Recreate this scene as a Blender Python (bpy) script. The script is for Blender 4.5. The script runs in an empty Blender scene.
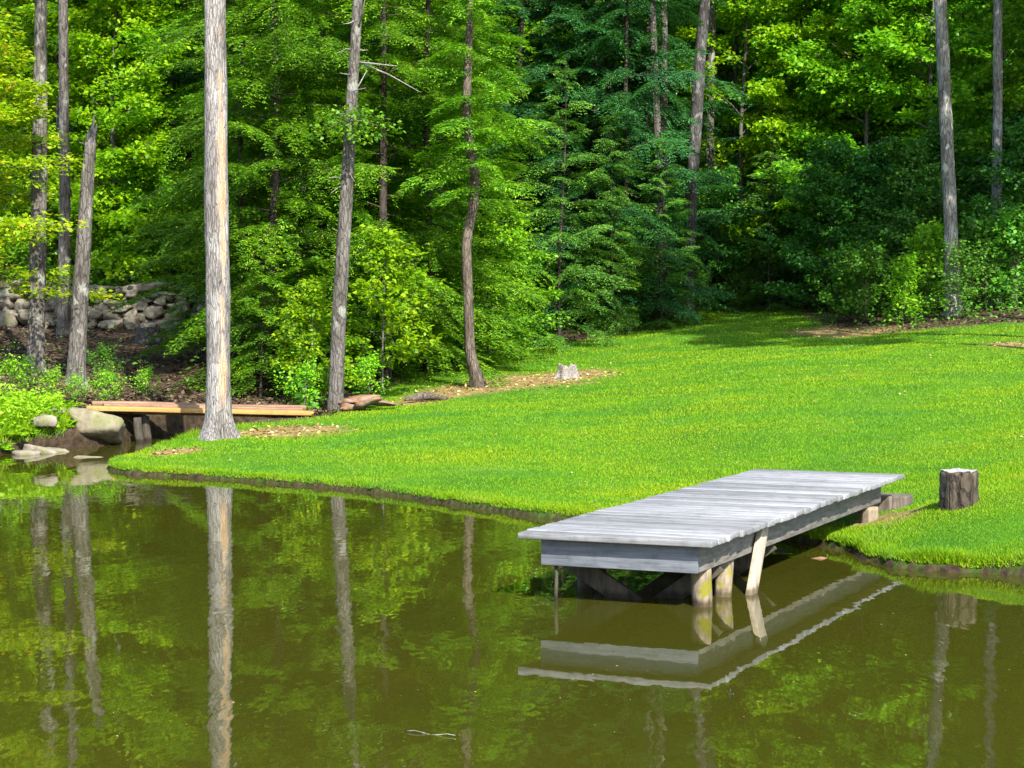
import bpy, math, random
import numpy as np
from mathutils import Vector, Matrix
R = math.radians
C = bpy.context.scene.collection
sc = bpy.context.scene

# ------------------------------------------------------------------ camera, sky, sun, exposure
F = 1840.0; CAMZ = 1.95; HOR = 295.0
PITCH = math.atan((384 - HOR) / F)
cd = bpy.data.cameras.new('camera'); cam = bpy.data.objects.new('camera', cd); C.objects.link(cam)
cam.location = (0, 0, CAMZ); cam.rotation_euler = (math.pi / 2 - PITCH, 0, 0)
cd.sensor_width = 36; cd.lens = F / 1024 * 36; cd.clip_start = .1; cd.clip_end = 600
sc.camera = cam
SUN_AZ, SUN_EL = 160.0, 41.0            # azimuth measured from +Y towards +X
sd_ = Vector((math.sin(R(SUN_AZ)) * math.cos(R(SUN_EL)), math.cos(R(SUN_AZ)) * math.cos(R(SUN_EL)), math.sin(R(SUN_EL))))
w = bpy.data.worlds.new('World'); sc.world = w; w.use_nodes = True
nt = w.node_tree; nt.nodes.clear()
sky = nt.nodes.new('ShaderNodeTexSky'); sky.sky_type = 'NISHITA'; sky.sun_disc = False
sky.sun_elevation = R(SUN_EL); sky.sun_rotation = R(SUN_AZ)
bg = nt.nodes.new('ShaderNodeBackground'); bg.inputs['Strength'].default_value = .15
wo = nt.nodes.new('ShaderNodeOutputWorld')
nt.links.new(sky.outputs[0], bg.inputs[0]); nt.links.new(bg.outputs[0], wo.inputs[0])
sl = bpy.data.lights.new('sun', 'SUN'); so = bpy.data.objects.new('sun', sl); C.objects.link(so)
sl.energy = 4.6; sl.angle = R(.53); sl.color = (1, .955, .87)
so.rotation_euler = sd_.to_track_quat('Z', 'Y').to_euler()
vs = sc.view_settings; vs.view_transform = 'Standard'; vs.look = 'None'; vs.gamma = 1; vs.exposure = 1.62
sc.render.engine = 'CYCLES'
cy = sc.cycles; cy.max_bounces = 6; cy.diffuse_bounces = 3; cy.glossy_bounces = 3; cy.transmission_bounces = 4
cy.use_denoising = True; cy.caustics_reflective = False; cy.caustics_refractive = False

# ------------------------------------------------------------------ helpers
rng = np.random.default_rng(7)
def ray(px, py):
    u = (px - 512) / F; v = (384 - py) / F
    return np.array([u, math.cos(PITCH) + v * math.sin(PITCH), -math.sin(PITCH) + v * math.cos(PITCH)])
def P(px, py, d):                        # the place in the world that lies at distance d along the view
    r = ray(px, py); return np.array([0, 0, CAMZ]) + r * (d / r[1])
def X(px, d): return (px - 512) / F * d
def nrm(a): return a / np.maximum(np.linalg.norm(a, axis=-1, keepdims=True), 1e-9)

def mesh_np(name, V, quads=None, tris=None, mats=(), smooth=False, attrs=None):
    V = np.asarray(V, np.float32); me = bpy.data.meshes.new(name)
    q = np.zeros((0, 4), np.int32) if quads is None or len(quads) == 0 else np.asarray(quads, np.int32)
    t = np.zeros((0, 3), np.int32) if tris is None or len(tris) == 0 else np.asarray(tris, np.int32)
    me.vertices.add(len(V)); me.vertices.foreach_set('co', V.ravel())
    nl = q.size + t.size; me.loops.add(nl)
    me.loops.foreach_set('vertex_index', np.concatenate([q.ravel(), t.ravel()]).astype(np.int32))
    st = np.concatenate([np.arange(len(q)) * 4, q.size + np.arange(len(t)) * 3]).astype(np.int32)
    me.polygons.add(len(st)); me.polygons.foreach_set('loop_start', st)
    if smooth: me.polygons.foreach_set('use_smooth', np.ones(len(st), bool))
    for m in mats: me.materials.append(m)
    me.update(calc_edges=True); me.validate()
    for k, a in (attrs or {}).items():
        at = me.attributes.new(k, 'FLOAT', 'POINT'); at.data.foreach_set('value', np.asarray(a, np.float32))
    return me

class MB:                                # gathers vertices and faces for one mesh
    def __init__(s): s.V = []; s.Q = []; s.T = []; s.n = 0; s.A = []
    def add(s, V, Q=None, T=None, a=None):
        V = np.asarray(V, float).reshape(-1, 3)
        if Q is not None and len(Q): s.Q.append(np.asarray(Q, int) + s.n)
        if T is not None and len(T): s.T.append(np.asarray(T, int) + s.n)
        s.V.append(V); s.A.append(np.zeros(len(V)) if a is None else a); s.n += len(V)
    def tube(s, pts, rad, n=8, cap=True, f=None, aF=None):
        pts = np.asarray(pts, float); m = len(pts); rad = np.broadcast_to(rad, (m,))
        tan = nrm(np.gradient(pts, axis=0)); up = np.array([0, 0, 1.]) if abs(tan[0][2]) < .8 else np.array([1., 0, 0])
        ang = np.arange(n) / n * 2 * math.pi; Vs = []; A = []
        for i in range(m):
            b = nrm(np.cross(tan[i], up)); c = np.cross(b, tan[i])
            r = rad[i] * (np.ones(n) if f is None else f(i, ang))
            Vs.append(pts[i] + (np.cos(ang) * r)[:, None] * b + (np.sin(ang) * r)[:, None] * c)
            A.append(np.zeros(n) if aF is None else aF(i, ang))
        i = np.arange(m - 1)[:, None] * n; j = np.arange(n)[None]; k = (j + 1) % n
        Q = np.stack([i + j, i + k, i + n + k, i + n + j], -1).reshape(-1, 4)
        T = []
        Vs = np.concatenate(Vs); A = np.concatenate(A)
        if cap:
            Vs = np.concatenate([Vs, pts[-1:], pts[:1]]); A = np.concatenate([A, [0, 0]])
            jj = np.arange(n); kk = (jj + 1) % n
            T = np.concatenate([np.stack([(m - 1) * n + jj, (m - 1) * n + kk, np.full(n, m * n)], -1), np.stack([kk, jj, np.full(n, m * n + 1)], -1)])
        s.add(Vs, Q, T, A)
    def box(s, o, ux, uy, uz):           # corner-free box: centre o, half axes
        o, ux, uy, uz = (np.asarray(q, float) for q in (o, ux, uy, uz))
        V = [o + a * ux + b * uy + c * uz for c in (-1, 1) for b in (-1, 1) for a in (-1, 1)]
        s.add(V, [[0, 2, 3, 1], [4, 5, 7, 6], [0, 1, 5, 4], [2, 6, 7, 3], [0, 4, 6, 2], [1, 3, 7, 5]])
    def mesh(s, name, mats=(), smooth=False, attr=None):
        V = np.concatenate(s.V) if s.V else np.zeros((0, 3))
        return mesh_np(name, V, np.concatenate(s.Q) if s.Q else None, np.concatenate(s.T) if s.T else None, mats, smooth,
                       {attr: np.concatenate(s.A)} if attr else None)

def ob(name, me, parent=None, loc=None):
    o = bpy.data.objects.new(name, me); C.objects.link(o)
    if parent is not None: o.parent = parent
    if loc is not None: o.location = loc
    return o
def tag(o, label, cat, group=None):
    o['label'] = label; o['category'] = cat
    if group: o['group'] = group
    return o
def thing(name, label, cat, loc=(0, 0, 0), rz=0, s=1, group=None):
    o = ob(name, None, None, loc); o.rotation_euler = (0, 0, rz); o.scale = (s, s, s) if np.isscalar(s) else s
    o.empty_display_size = .2
    return tag(o, label, cat, group)
def kind(o, k): o['kind'] = k; return o
def bevel(o, w=.004, seg=2):
    m = o.modifiers.new('bevel', 'BEVEL'); m.width = w; m.segments = seg; m.limit_method = 'ANGLE'; return o

# ------------------------------------------------------------------ materials
class N:
    def __init__(s, name):
        s.m = bpy.data.materials.new(name); s.m.use_nodes = True; s.t = s.m.node_tree; s.t.nodes.clear()
        s.out = s.new('OutputMaterial')
    def new(s, typ, **kw):
        n = s.t.nodes.new('ShaderNode' + typ)
        for k, v in kw.items(): setattr(n, k, v)
        return n
    def l(s, a, b): s.t.links.new(a, b)
    def coord(s, scale=(1, 1, 1), world=False):
        if world: src = s.new('NewGeometry').outputs['Position']
        else: src = s.new('TexCoord').outputs['Object']
        mp = s.new('Mapping'); mp.inputs['Scale'].default_value = scale; s.l(src, mp.inputs[0]); return mp.outputs[0]
    def noise(s, co, scale, detail=3, rough=.55, dist=0):
        n = s.new('TexNoise'); n.inputs['Scale'].default_value = scale; n.inputs['Detail'].default_value = detail
        n.inputs['Roughness'].default_value = rough; n.inputs['Distortion'].default_value = dist
        s.l(co, n.inputs['Vector']); return n.outputs['Fac']
    def ramp(s, fac, stops):
        r = s.new('ValToRGB'); e = r.color_ramp.elements
        while len(e) < len(stops): e.new(.5)
        for el, (p, c) in zip(e, stops):
            el.position = p; el.color = (*c, 1) if len(c) == 3 else c
        s.l(fac, r.inputs[0]); return r.outputs[0]
    def mix(s, fac, a, b, mode='MIX'):
        n = s.new('MixRGB', blend_type=mode)
        for i, v in ((0, fac), (1, a), (2, b)):
            if hasattr(v, 'is_linked'): s.l(v, n.inputs[i])
            else: n.inputs[i].default_value = v if np.isscalar(v) else (*v, 1)
        return n.outputs[0]
    def math(s, op, a, b=0, c=0):
        n = s.new('Math', operation=op)
        for i, v in enumerate((a, b, c)):
            if hasattr(v, 'is_linked'): s.l(v, n.inputs[i])
            else: n.inputs[i].default_value = v
        return n.outputs[0]
    def attr(s, name): return s.new('Attribute', attribute_name=name).outputs['Fac']
    def bsdf(s, col, rough=.8, spec=.3, bump=None, bs=.5, bd=.02):
        b = s.new('BsdfPrincipled')
        if hasattr(col, 'is_linked'): s.l(col, b.inputs['Base Color'])
        else: b.inputs['Base Color'].default_value = (*col, 1)
        if hasattr(rough, 'is_linked'): s.l(rough, b.inputs['Roughness'])
        else: b.inputs['Roughness'].default_value = rough
        b.inputs['Specular IOR Level'].default_value = spec
        if bump is not None:
            n = s.new('Bump'); n.inputs['Strength'].default_value = bs; n.inputs['Distance'].default_value = bd
            s.l(bump, n.inputs['Height']); s.l(n.outputs[0], b.inputs['Normal'])
        s.l(b.outputs[0], s.out.inputs[0]); return b

def leaf_mat(name, stops, trans=.35, clump=(1.0, 1.0, 1.0), tint=(1.3, 1.4, .5), cs=.7, rough=.5):
    n = N(name); g = n.new('NewGeometry')
    col = n.ramp(g.outputs['Random Per Island'], stops)
    nz = n.noise(n.coord((cs, cs, cs * 1.6), True), 1.0, 2)
    f = n.ramp(nz, [(.38, (0, 0, 0)), (.62, (1, 1, 1))])
    col = n.mix(f, col, n.mix(1, col, clump, 'MULTIPLY'))
    oi = n.new('ObjectInfo'); hs = n.new('HueSaturation')
    n.l(n.math('MULTIPLY_ADD', oi.outputs['Random'], .3, .87), hs.inputs['Value']); n.l(n.math('MULTIPLY_ADD', oi.outputs['Random'], .014, .494), hs.inputs['Hue'])
    n.l(col, hs.inputs['Color']); col = hs.outputs[0]
    b = n.bsdf(col, rough, .25)
    t = n.new('BsdfTranslucent'); n.l(n.mix(1, col, tint, 'MULTIPLY'), t.inputs[0])
    mx = n.new('MixShader'); mx.inputs[0].default_value = trans
    n.l(b.outputs[0], mx.inputs[1]); n.l(t.outputs[0], mx.inputs[2]); n.l(mx.outputs[0], n.out.inputs[0])
    return n.m

M = {}
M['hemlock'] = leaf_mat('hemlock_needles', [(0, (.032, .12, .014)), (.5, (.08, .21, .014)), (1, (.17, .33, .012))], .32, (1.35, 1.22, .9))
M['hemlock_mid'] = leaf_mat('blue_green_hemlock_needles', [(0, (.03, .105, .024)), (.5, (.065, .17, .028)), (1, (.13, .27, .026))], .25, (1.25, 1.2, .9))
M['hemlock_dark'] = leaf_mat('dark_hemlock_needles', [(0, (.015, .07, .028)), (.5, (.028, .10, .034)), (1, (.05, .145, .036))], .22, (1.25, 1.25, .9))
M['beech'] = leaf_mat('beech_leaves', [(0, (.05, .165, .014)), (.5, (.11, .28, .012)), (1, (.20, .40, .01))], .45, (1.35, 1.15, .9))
M['beech_shaded'] = leaf_mat('shade_toned_beech_leaves', [(0, (.022, .10, .024)), (.5, (.045, .16, .028)), (1, (.09, .25, .026))], .36, (1.25, 1.15, .9))  # beech leaves darkened in colour to stand for shade under the right-hand trees
M['maple'] = leaf_mat('maple_leaves', [(0, (.08, .22, .01)), (.6, (.17, .34, .008)), (1, (.28, .43, .008))], .52, (1.3, 1.1, .8))
M['maple_yellow'] = leaf_mat('yellowing_maple_leaves', [(0, (.14, .30, .007)), (.6, (.25, .40, .007)), (.95, (.36, .42, .007)), (1, (.42, .24, .02))], .46, (1.1, 1.04, .8))
M['canopy'] = leaf_mat('canopy_leaves', [(0, (.04, .14, .02)), (1, (.10, .26, .02))], .4)
M['shrub'] = leaf_mat('shrub_leaves', [(0, (.045, .15, .016)), (1, (.10, .25, .016))], .32)
M['shrub_bright'] = leaf_mat('bright_shrub_leaves', [(0, (.10, .30, .012)), (1, (.24, .44, .012))], .4)
M['fern'] = leaf_mat('fern_fronds', [(0, (.13, .31, .01)), (1, (.28, .44, .012))], .4)

def bark(name, dark, light, sc_=(14, 14, 2.2), patch=None, bs=1.0, lichen=None):
    n = N(name); co = n.coord(sc_)
    v = n.math('ADD', n.math('MULTIPLY', n.noise(co, 1.6, 5, .7, .8), .7), n.math('MULTIPLY', n.noise(n.coord(tuple(q * 2.4 for q in sc_[:2]) + (sc_[2] * 5,)), 1.5, 4, .7), .3)); big = n.noise(n.coord((3, 3, 1.6)), 1.1, 3)
    col = n.ramp(v, [(.36, dark), (.50, light), (.66, tuple(min(1, c * 1.25) for c in light))])
    col = n.mix(n.ramp(big, [(.4, (0, 0, 0)), (.62, (1, 1, 1))]), col, n.mix(1, col, (.62, .60, .58), 'MULTIPLY'))
    vo = n.new('TexVoronoi', feature='DISTANCE_TO_EDGE'); wc = n.new('VectorMath', operation='ADD'); wn = n.new('TexNoise'); wn.inputs['Scale'].default_value = 1.3; wn.inputs['Detail'].default_value = 4; n.l(n.coord((9, 9, 6)), wn.inputs['Vector'])
    n.l(n.coord((sc_[0] * 1.35, sc_[1] * 1.35, sc_[2] * 2.0)), wc.inputs[0]); n.l(wn.outputs['Color'], wc.inputs[1]); n.l(wc.outputs[0], vo.inputs['Vector']); vo.inputs['Scale'].default_value = 1.0
    crack = n.ramp(vo.outputs['Distance'], [(.01, (.52,) * 3), (.13, (1,) * 3)]); col = n.mix(1, col, crack, 'MULTIPLY'); v = n.math('ADD', v, n.math('MULTIPLY', crack, .5))
    if lichen: col = n.mix(n.ramp(n.noise(n.coord((7, 7, 4)), 1, 4), [(.58, (0, 0, 0)), (.66, (1, 1, 1))]), col, lichen)
    if patch: col = n.mix(n.attr('bare'), col, n.ramp(n.noise(n.coord((20, 20, 1.5)), 1.5, 4), [(.3, patch[0]), (.7, patch[1])]))
    n.bsdf(col, .9, .15, v, bs, .03); return n.m
M['bark_grey'] = bark('grey_bark', (.036, .032, .028), (.125, .113, .10), lichen=(.19, .19, .165))
M['bark_light'] = bark('light_grey_bark', (.10, .094, .088), (.25, .235, .22), lichen=(.33, .33, .30))
M['bark_pale'] = bark('pale_furrowed_bark', (.06, .055, .051), (.28, .26, .246), (26, 26, 2.4), ((.33, .19, .10), (.42, .33, .25)))
M['bark_dark'] = bark('dark_bark', (.022, .02, .02), (.068, .064, .063), lichen=(.14, .14, .13))
M['bark_brown'] = bark('brown_bark', (.045, .034, .025), (.13, .105, .083))
M['bark_shade'] = bark('hemlock_bark', (.018, .014, .011), (.055, .044, .036), bs=.4)
M['twig'] = bark('twig_bark', (.05, .04, .03), (.12, .10, .08), bs=.2)
M['deadwood'] = bark('dead_wood', (.12, .11, .095), (.28, .26, .23), (20, 20, 20), bs=.3)

def wood(name, a, b, c, grain=(1, 1, 1), rnd=.35, streak=14, rough=.75):
    n = N(name); g = n.new('NewGeometry'); co = n.coord(grain)
    v = n.noise(co, streak, 5, .65, .3); big = n.noise(n.coord((1, 1, 1)), 2.2, 3)
    col = n.ramp(v, [(.25, a), (.5, b), (.75, c)])
    k = n.math('MULTIPLY_ADD', g.outputs['Random Per Island'], rnd, 1 - rnd / 2)
    k = n.math('MULTIPLY', k, n.math('MULTIPLY_ADD', big, .5, .75))
    st_ = n.new('MapRange'); n.l(n.noise(n.coord((4, 4, 4)), 2.5, 5, .7), st_.inputs[0]); [st_.inputs[q].__setattr__('default_value', w_) for q, w_ in ((1, .34), (2, .5), (3, .76), (4, 1.04))]; k = n.math('MULTIPLY', k, st_.outputs[0])
    cm = n.new('CombineColor'); [n.l(k, cm.inputs[i]) for i in range(3)]
    n.bsdf(n.mix(1, col, cm.outputs[0], 'MULTIPLY'), rough, .3, v, .35, .006); return n.m

# ------------------------------------------------------------------ shore line and terrain
def wpt(px, py): d = CAMZ * F / (py - HOR); return (X(px, d), d)
SH = [wpt(545, 520), wpt(500, 512), wpt(440, 504), wpt(385, 495), wpt(330, 489), wpt(270, 484), wpt(220, 480), wpt(170, 477), wpt(125, 475), wpt(102, 469),
      (-4.62, 21.3), (-4.45, 22.0), (-4.1, 22.9), (-3.75, 24.0), (-3.3, 25.3), (-3.1, 26.6), (-3.6, 27.0), (-4.4, 26.4), (-4.9, 25.5), (-5.15, 24.6), (-5.2, 24.0),
      (-5.4, 23.6), (-5.75, 23.2), (-6.3, 22.5), (-7.2, 22.1), (-9, 21), (-12, 18), (-13.5, 12), (-12, 5), (-8, 2.2), (-3, 1.6), (2, 1.7), (6, 1.4), (10, 2.5), (12, 6), (10.5, 10),
      (7.5, 12), (5, 12.45), wpt(1024, 578), wpt(960, 574), wpt(905, 571), wpt(868, 563), wpt(851, 552), (2.50, 14.0), (2.3, 14.5), (1.9, 15.0), (1.2, 15.5)]
SH = np.array(SH)
for _ in range(2):                       # round the corners
    nx = np.roll(SH, -1, 0); SH = np.stack([.75 * SH + .25 * nx, .25 * SH + .75 * nx], 1).reshape(-1, 2)
A_, B_ = SH, np.roll(SH, -1, 0)
def shore(x, y): x = np.asarray(x, float); y = np.asarray(y, float); return shore_raw(x, y) + .045 * wob(x, y, 5.0)
def wob(x, y, s, k=0):                   # cheap smooth wobble
    return (np.sin(x * s + 1.3 * k) * np.cos(y * s * 1.17 + k) + .6 * np.sin(x * s * 2.3 - y * s * 1.9 + 2 * k) + .4 * np.cos(x * s * 4.1 + y * s * 4.7 + k)) / 2
def shore_raw(x, y):                     # signed distance, positive on land
    p = np.stack([x, y], -1).reshape(-1, 2); out = np.empty(len(p))
    for s in range(0, len(p), 20000):
        q = p[s:s + 20000, None]; ab = B_ - A_
        t = np.clip(((q - A_) * ab).sum(-1) / (ab * ab).sum(-1), 0, 1)
        d = np.linalg.norm(q - (A_ + t[..., None] * ab), axis=-1).min(1)
        c = ((A_[:, 1] > q[..., 1]) != (B_[:, 1] > q[..., 1])) & (q[..., 0] < (B_[:, 0] - A_[:, 0]) * (q[..., 1] - A_[:, 1]) / (B_[:, 1] - A_[:, 1] + 1e-12) + A_[:, 0])
        out[s:s + 20000] = np.where(c.sum(1) % 2 == 1, -d, d)
    return out.reshape(np.shape(x))
CP = [(961, 502, 14.15), (905, 508, 15.4), (880, 520, 14.7), (640, 470, 18.9), (640, 430, 21.6), (620, 400, 25.4), (600, 375, 30), (600, 352, 35), (640, 335, 38.5), (700, 330, 38),
      (720, 316, 43), (740, 306, 50), (1000, 480, 15.5), (1000, 430, 19), (1000, 390, 23), (1000, 350, 28.5), (1000, 325, 34), (800, 430, 20), (800, 390, 24), (800, 360, 29), (800, 338, 36), (860, 334, 36),
      (480, 480, 17.8), (480, 440, 21), (480, 410, 25), (480, 387, 29), (480, 352, 36), (300, 465, 19.8), (300, 440, 22.4), (300, 415, 25.5), (217, 437, 22.8), (150, 462, 20.8), (100, 466, 21.0),
      (36, 372, 28), (76, 387, 27), (100, 330, 35.6), (190, 330, 35.6), (5, 328, 35.6), (150, 392, 28.5), (240, 402, 27.5), (270, 335, 37), (30, 418, 24), (60, 402, 25.5), (333, 411, 26.4),
      (400, 372, 32), (955, 316, 36.5), (996, 308, 40), (400, 498, 17.5), (950, 560, 13.05)]
cps = [P(*c) for c in CP] + [np.array(c, float) for c in ((-20, 42, 2.3), (-8, 45, 1.9), (0, 48, 1.8), (20, 44, 2.2), (14, 25, 1.0), (22, 20, 1.2), (14, 14, .5), (-14, 28, 1.2), (-18, 20, .8), (-20, 0, .5), (0, 0, .36), (0, -15, .6), (20, 0, .6),
        (-30, 65, 3.2), (-10, 65, 2.9), (10, 65, 2.9), (30, 65, 3.2), (-50, 100, 7), (0, 100, 6.5), (50, 100, 7), (-60, 150, 14), (0, 150, 14), (60, 150, 14), (60, 30, 3), (-60, 30, 3), (60, -30, 2), (-60, -30, 2))]
cps = np.array(cps); _n = len(cps)
def U_(r2): return np.where(r2 > 0, .5 * r2 * np.log(np.maximum(r2, 1e-12)), 0)
K_ = U_(((cps[:, None, :2] - cps[None, :, :2]) ** 2).sum(-1)) + np.eye(_n) * .06
Pm = np.c_[np.ones(_n), cps[:, :2]]
sol = np.linalg.solve(np.block([[K_, Pm], [Pm.T, np.zeros((3, 3))]]), np.r_[cps[:, 2], 0, 0, 0])
def base_z(x, y):
    x = np.asarray(x, float); y = np.asarray(y, float); sh = x.shape; x = x.ravel(); y = y.ravel(); out = np.empty(len(x))
    for s in range(0, len(x), 50000):
        a, b = x[s:s + 50000], y[s:s + 50000]
        out[s:s + 50000] = U_((a[:, None] - cps[:, 0]) ** 2 + (b[:, None] - cps[:, 1]) ** 2) @ sol[:_n] + sol[_n] + sol[_n + 1] * a + sol[_n + 2] * b
    return out.reshape(sh)
def wob(x, y, s, k=0):                   # cheap smooth wobble
    return (np.sin(x * s + 1.3 * k) * np.cos(y * s * 1.17 + k) + .6 * np.sin(x * s * 2.3 - y * s * 1.9 + 2 * k) + .4 * np.cos(x * s * 4.1 + y * s * 4.7 + k)) / 2
def ground_z(x, y):
    x = np.asarray(x, float); y = np.asarray(y, float)
    s = shore(x, y)
    z = base_z(x, y) + .012 * wob(x, y, 2.1, 3)
    lip = .07 + .012 * wob(x, y, 3.0, 1)
    land = np.maximum(z, lip + .02 * np.clip(s, 0, 2))
    land = lip * np.clip(s / .06, 0, 1) * (s < .25) + land * (s >= .25) if False else land * np.clip(s / .05, 0, 1) ** .5 + 0
    return np.where(s > 0, land, -np.minimum(.03 - .45 * np.minimum(s, 0), .9))
def gz(x, y): return float(ground_z(np.array([x]), np.array([y]))[0])

def poly_sd(poly, x, y):                 # positive inside
    global A_, B_
    a, b = A_, B_; A_ = np.array(poly); B_ = np.roll(A_, -1, 0); r = -shore(x, y); A_, B_ = a, b; return r
LAWN = [(X(px, d), d) for px, d in ((315, 25.3), (335, 27.2), (385, 30.5), (405, 33.5), (440, 35.5), (520, 37), (600, 38.5), (655, 40.5), (680, 45), (720, 50), (800, 46), (815, 40), (845, 36.6), (900, 35.3), (960, 34.6), (1060, 34))] + \
       [(18, 32), (22, 20), (22, 8), (8, 5), (2.5, 10), (0, 14), (-2, 16), (-6, 19), (-4.9, 21), (-4.3, 22.5), (-3.9, 23.9), (-3.1, 24.6)]
DRY = [(X(290, 23.3), 23.3, .75, .35), (X(172, 21.6), 21.6, .35, .18), (X(530, 29.6), 29.6, 1.15, .8), (X(470, 28.6), 28.6, .8, .55), (X(425, 27.6), 27.6, .5, .45), (X(575, 30.2), 30.2, .75, .65), (X(822, 36.9), 36.9, .7, .35), (X(1010, 29.5), 29.5, .5, .35),
       (X(862, 35.9), 35.9, 1.0, .3), (X(890, 14.7), 14.7, .3, .3)]
DRY2 = [(a, b, c, d * 1.9) for a, b, c, d in DRY]
def dry_at(x, y):
    v = np.zeros(np.shape(x))
    for cx, cy_, rx, ry in DRY2:
        q = np.sqrt(((x - cx) / rx) ** 2 + ((y - cy_) / ry) ** 2) + .28 * wob(x, y, 4.0, 2)
        v = np.maximum(v, np.clip((1.15 - q) / .45, 0, 1))
    return v
def lawn_at(x, y): return np.clip((poly_sd(LAWN, x, y) + .25 * wob(x, y, 1.6, 5)) / .5 + .3, 0, 1)

def steps(*seg):
    out = []
    for a, b, s in seg: out += list(np.arange(a, b - 1e-6, s))
    return np.array(out + [seg[-1][1]])
gx = steps((-110, -30, 8), (-30, -14, 1.5), (-14, -7, .3), (-7, 6, .06), (6, 12, .3), (12, 30, 1.5), (30, 110, 8))
gy = steps((-40, -4, 4), (-4, 10, .5), (10, 12.4, .15), (12.4, 27, .06), (27, 50, .4), (50, 80, 1.5), (80, 160, 6))
GX, GY = np.meshgrid(gx, gy); GZ = ground_z(GX, GY)
ni, nj = GX.shape; i, j = np.meshgrid(np.arange(ni - 1), np.arange(nj - 1), indexing='ij'); a = i * nj + j
gs = shore(GX, GY)
n = N('ground')
co = n.coord((1, 1, 1), True)
lawn = n.ramp(n.noise(co, 1.1, 4, .6), [(.3, (.025, .085, .004)), (.55, (.042, .12, .004)), (.75, (.075, .13, .008))])
lit = n.ramp(n.noise(co, 9, 6, .7), [(.3, (.02, .014, .009)), (.5, (.05, .034, .02)), (.72, (.105, .077, .05))])
drc = n.ramp(n.noise(co, 11, 5, .7), [(.3, (.08, .05, .02)), (.5, (.19, .13, .05)), (.72, (.32, .25, .12))])
mud = n.ramp(n.noise(co, 14, 4), [(.35, (.014, .010, .006)), (.7, (.045, .031, .018))])
col = n.mix(n.attr('lawn'), lit, lawn); col = n.mix(n.attr('dry'), col, drc); col = n.mix(n.attr('mud'), col, mud)
n.bsdf(col, .95, .1, n.noise(co, 25, 4), .7, .03); M['ground'] = n.m
me = mesh_np('ground', np.stack([GX, GY, GZ], -1).reshape(-1, 3), np.stack([a, a + 1, a + nj + 1, a + nj], -1).reshape(-1, 4), None, [M['ground']], True,
             {'lawn': lawn_at(GX, GY).ravel(), 'dry': dry_at(GX, GY).ravel(), 'mud': np.clip((.07 - gs) / .04, 0, 1).ravel()})
kind(ob('ground', me), 'structure')

n = N('pond_water')
co = n.coord((1, .45, 1), True)
rip = n.math('ADD', n.noise(co, 5.5, 2, .5), n.math('MULTIPLY', n.noise(n.coord((1, .3, 1), True), 17, 2, .5), .22))
calm = n.ramp(n.noise(n.coord((1, 1, 1), True), .45, 2), [(.35, (.25,) * 3), (.7, (1,) * 3)])
wb = n.bsdf(n.ramp(n.noise(n.coord((1, 1, 1), True), .5, 3), [(.3, (.028, .0295, .0032)), (.7, (.033, .0315, .0036))]), .015, .5, n.math('MULTIPLY', rip, calm), .05, .05)
wb.inputs['IOR'].default_value = 1.48
kind(ob('pond', mesh_np('pond', [(-16, -3, 0), (15, -3, 0), (15, 28, 0), (-16, 28, 0)], [[0, 1, 2, 3]], None, [n.m])), 'structure')

# ------------------------------------------------------------------ grass
def grass_blades(x, y, h, wd, seed, name, mat, label=None):
    r = np.random.default_rng(seed); m = len(x); z = ground_z(x, y) - .004
    az = r.uniform(0, 2 * math.pi, m); lean = r.uniform(.1, 1.1, m) * h; la = r.uniform(0, 2 * math.pi, m)
    b = np.stack([x, y, z], -1); sd2 = np.stack([np.cos(az), np.sin(az), np.zeros(m)], -1) * (wd * .5)[:, None]
    tip = b + np.stack([np.cos(la) * lean, np.sin(la) * lean, h], -1)
    V = np.stack([b - sd2, b + sd2, tip], 1).reshape(-1, 3)
    return kind(ob(name, mesh_np(name, V, None, np.arange(3 * m).reshape(-1, 3), [mat])), 'stuff')
n = N('grass'); g = n.new('NewGeometry'); co = n.coord((1, 1, 1), True)
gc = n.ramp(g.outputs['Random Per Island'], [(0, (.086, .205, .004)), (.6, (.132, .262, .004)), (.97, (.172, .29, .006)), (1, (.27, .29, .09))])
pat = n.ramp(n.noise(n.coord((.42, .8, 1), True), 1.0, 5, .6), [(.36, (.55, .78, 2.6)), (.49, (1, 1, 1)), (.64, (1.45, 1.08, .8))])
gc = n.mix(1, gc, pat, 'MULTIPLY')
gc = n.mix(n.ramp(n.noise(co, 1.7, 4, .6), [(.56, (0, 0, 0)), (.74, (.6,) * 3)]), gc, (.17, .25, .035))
gb = n.bsdf(gc, .6, .12); tb = n.new('BsdfTranslucent'); n.l(n.mix(1, gc, (1.3, 1.25, .6), 'MULTIPLY'), tb.inputs[0])
mx = n.new('MixShader'); mx.inputs[0].default_value = .3; n.l(gb.outputs[0], mx.inputs[1]); n.l(tb.outputs[0], mx.inputs[2]); n.l(mx.outputs[0], n.out.inputs[0])
M['grass'] = n.m
def sample_lawn(m, seed):
    r = np.random.default_rng(seed)
    d = 1 / (1 / 12.2 - r.random(m) * (1 / 12.2 - 1 / 52)); x = d * r.uniform(-.30, .36, m)
    s = shore(x, d); k = (s > .03) & (r.random(m) < lawn_at(x, d)) & (r.random(m) > .93 * dry_at(x, d))
    return x[k], d[k], s[k]
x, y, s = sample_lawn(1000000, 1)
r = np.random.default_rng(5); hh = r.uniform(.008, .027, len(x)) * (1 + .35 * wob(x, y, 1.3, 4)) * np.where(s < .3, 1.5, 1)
grass_blades(x, y, hh * (1 + (y - 13) * .012), .006 + (y - 12) * .0005, 2, 'lawn_grass', M['grass'])
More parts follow.
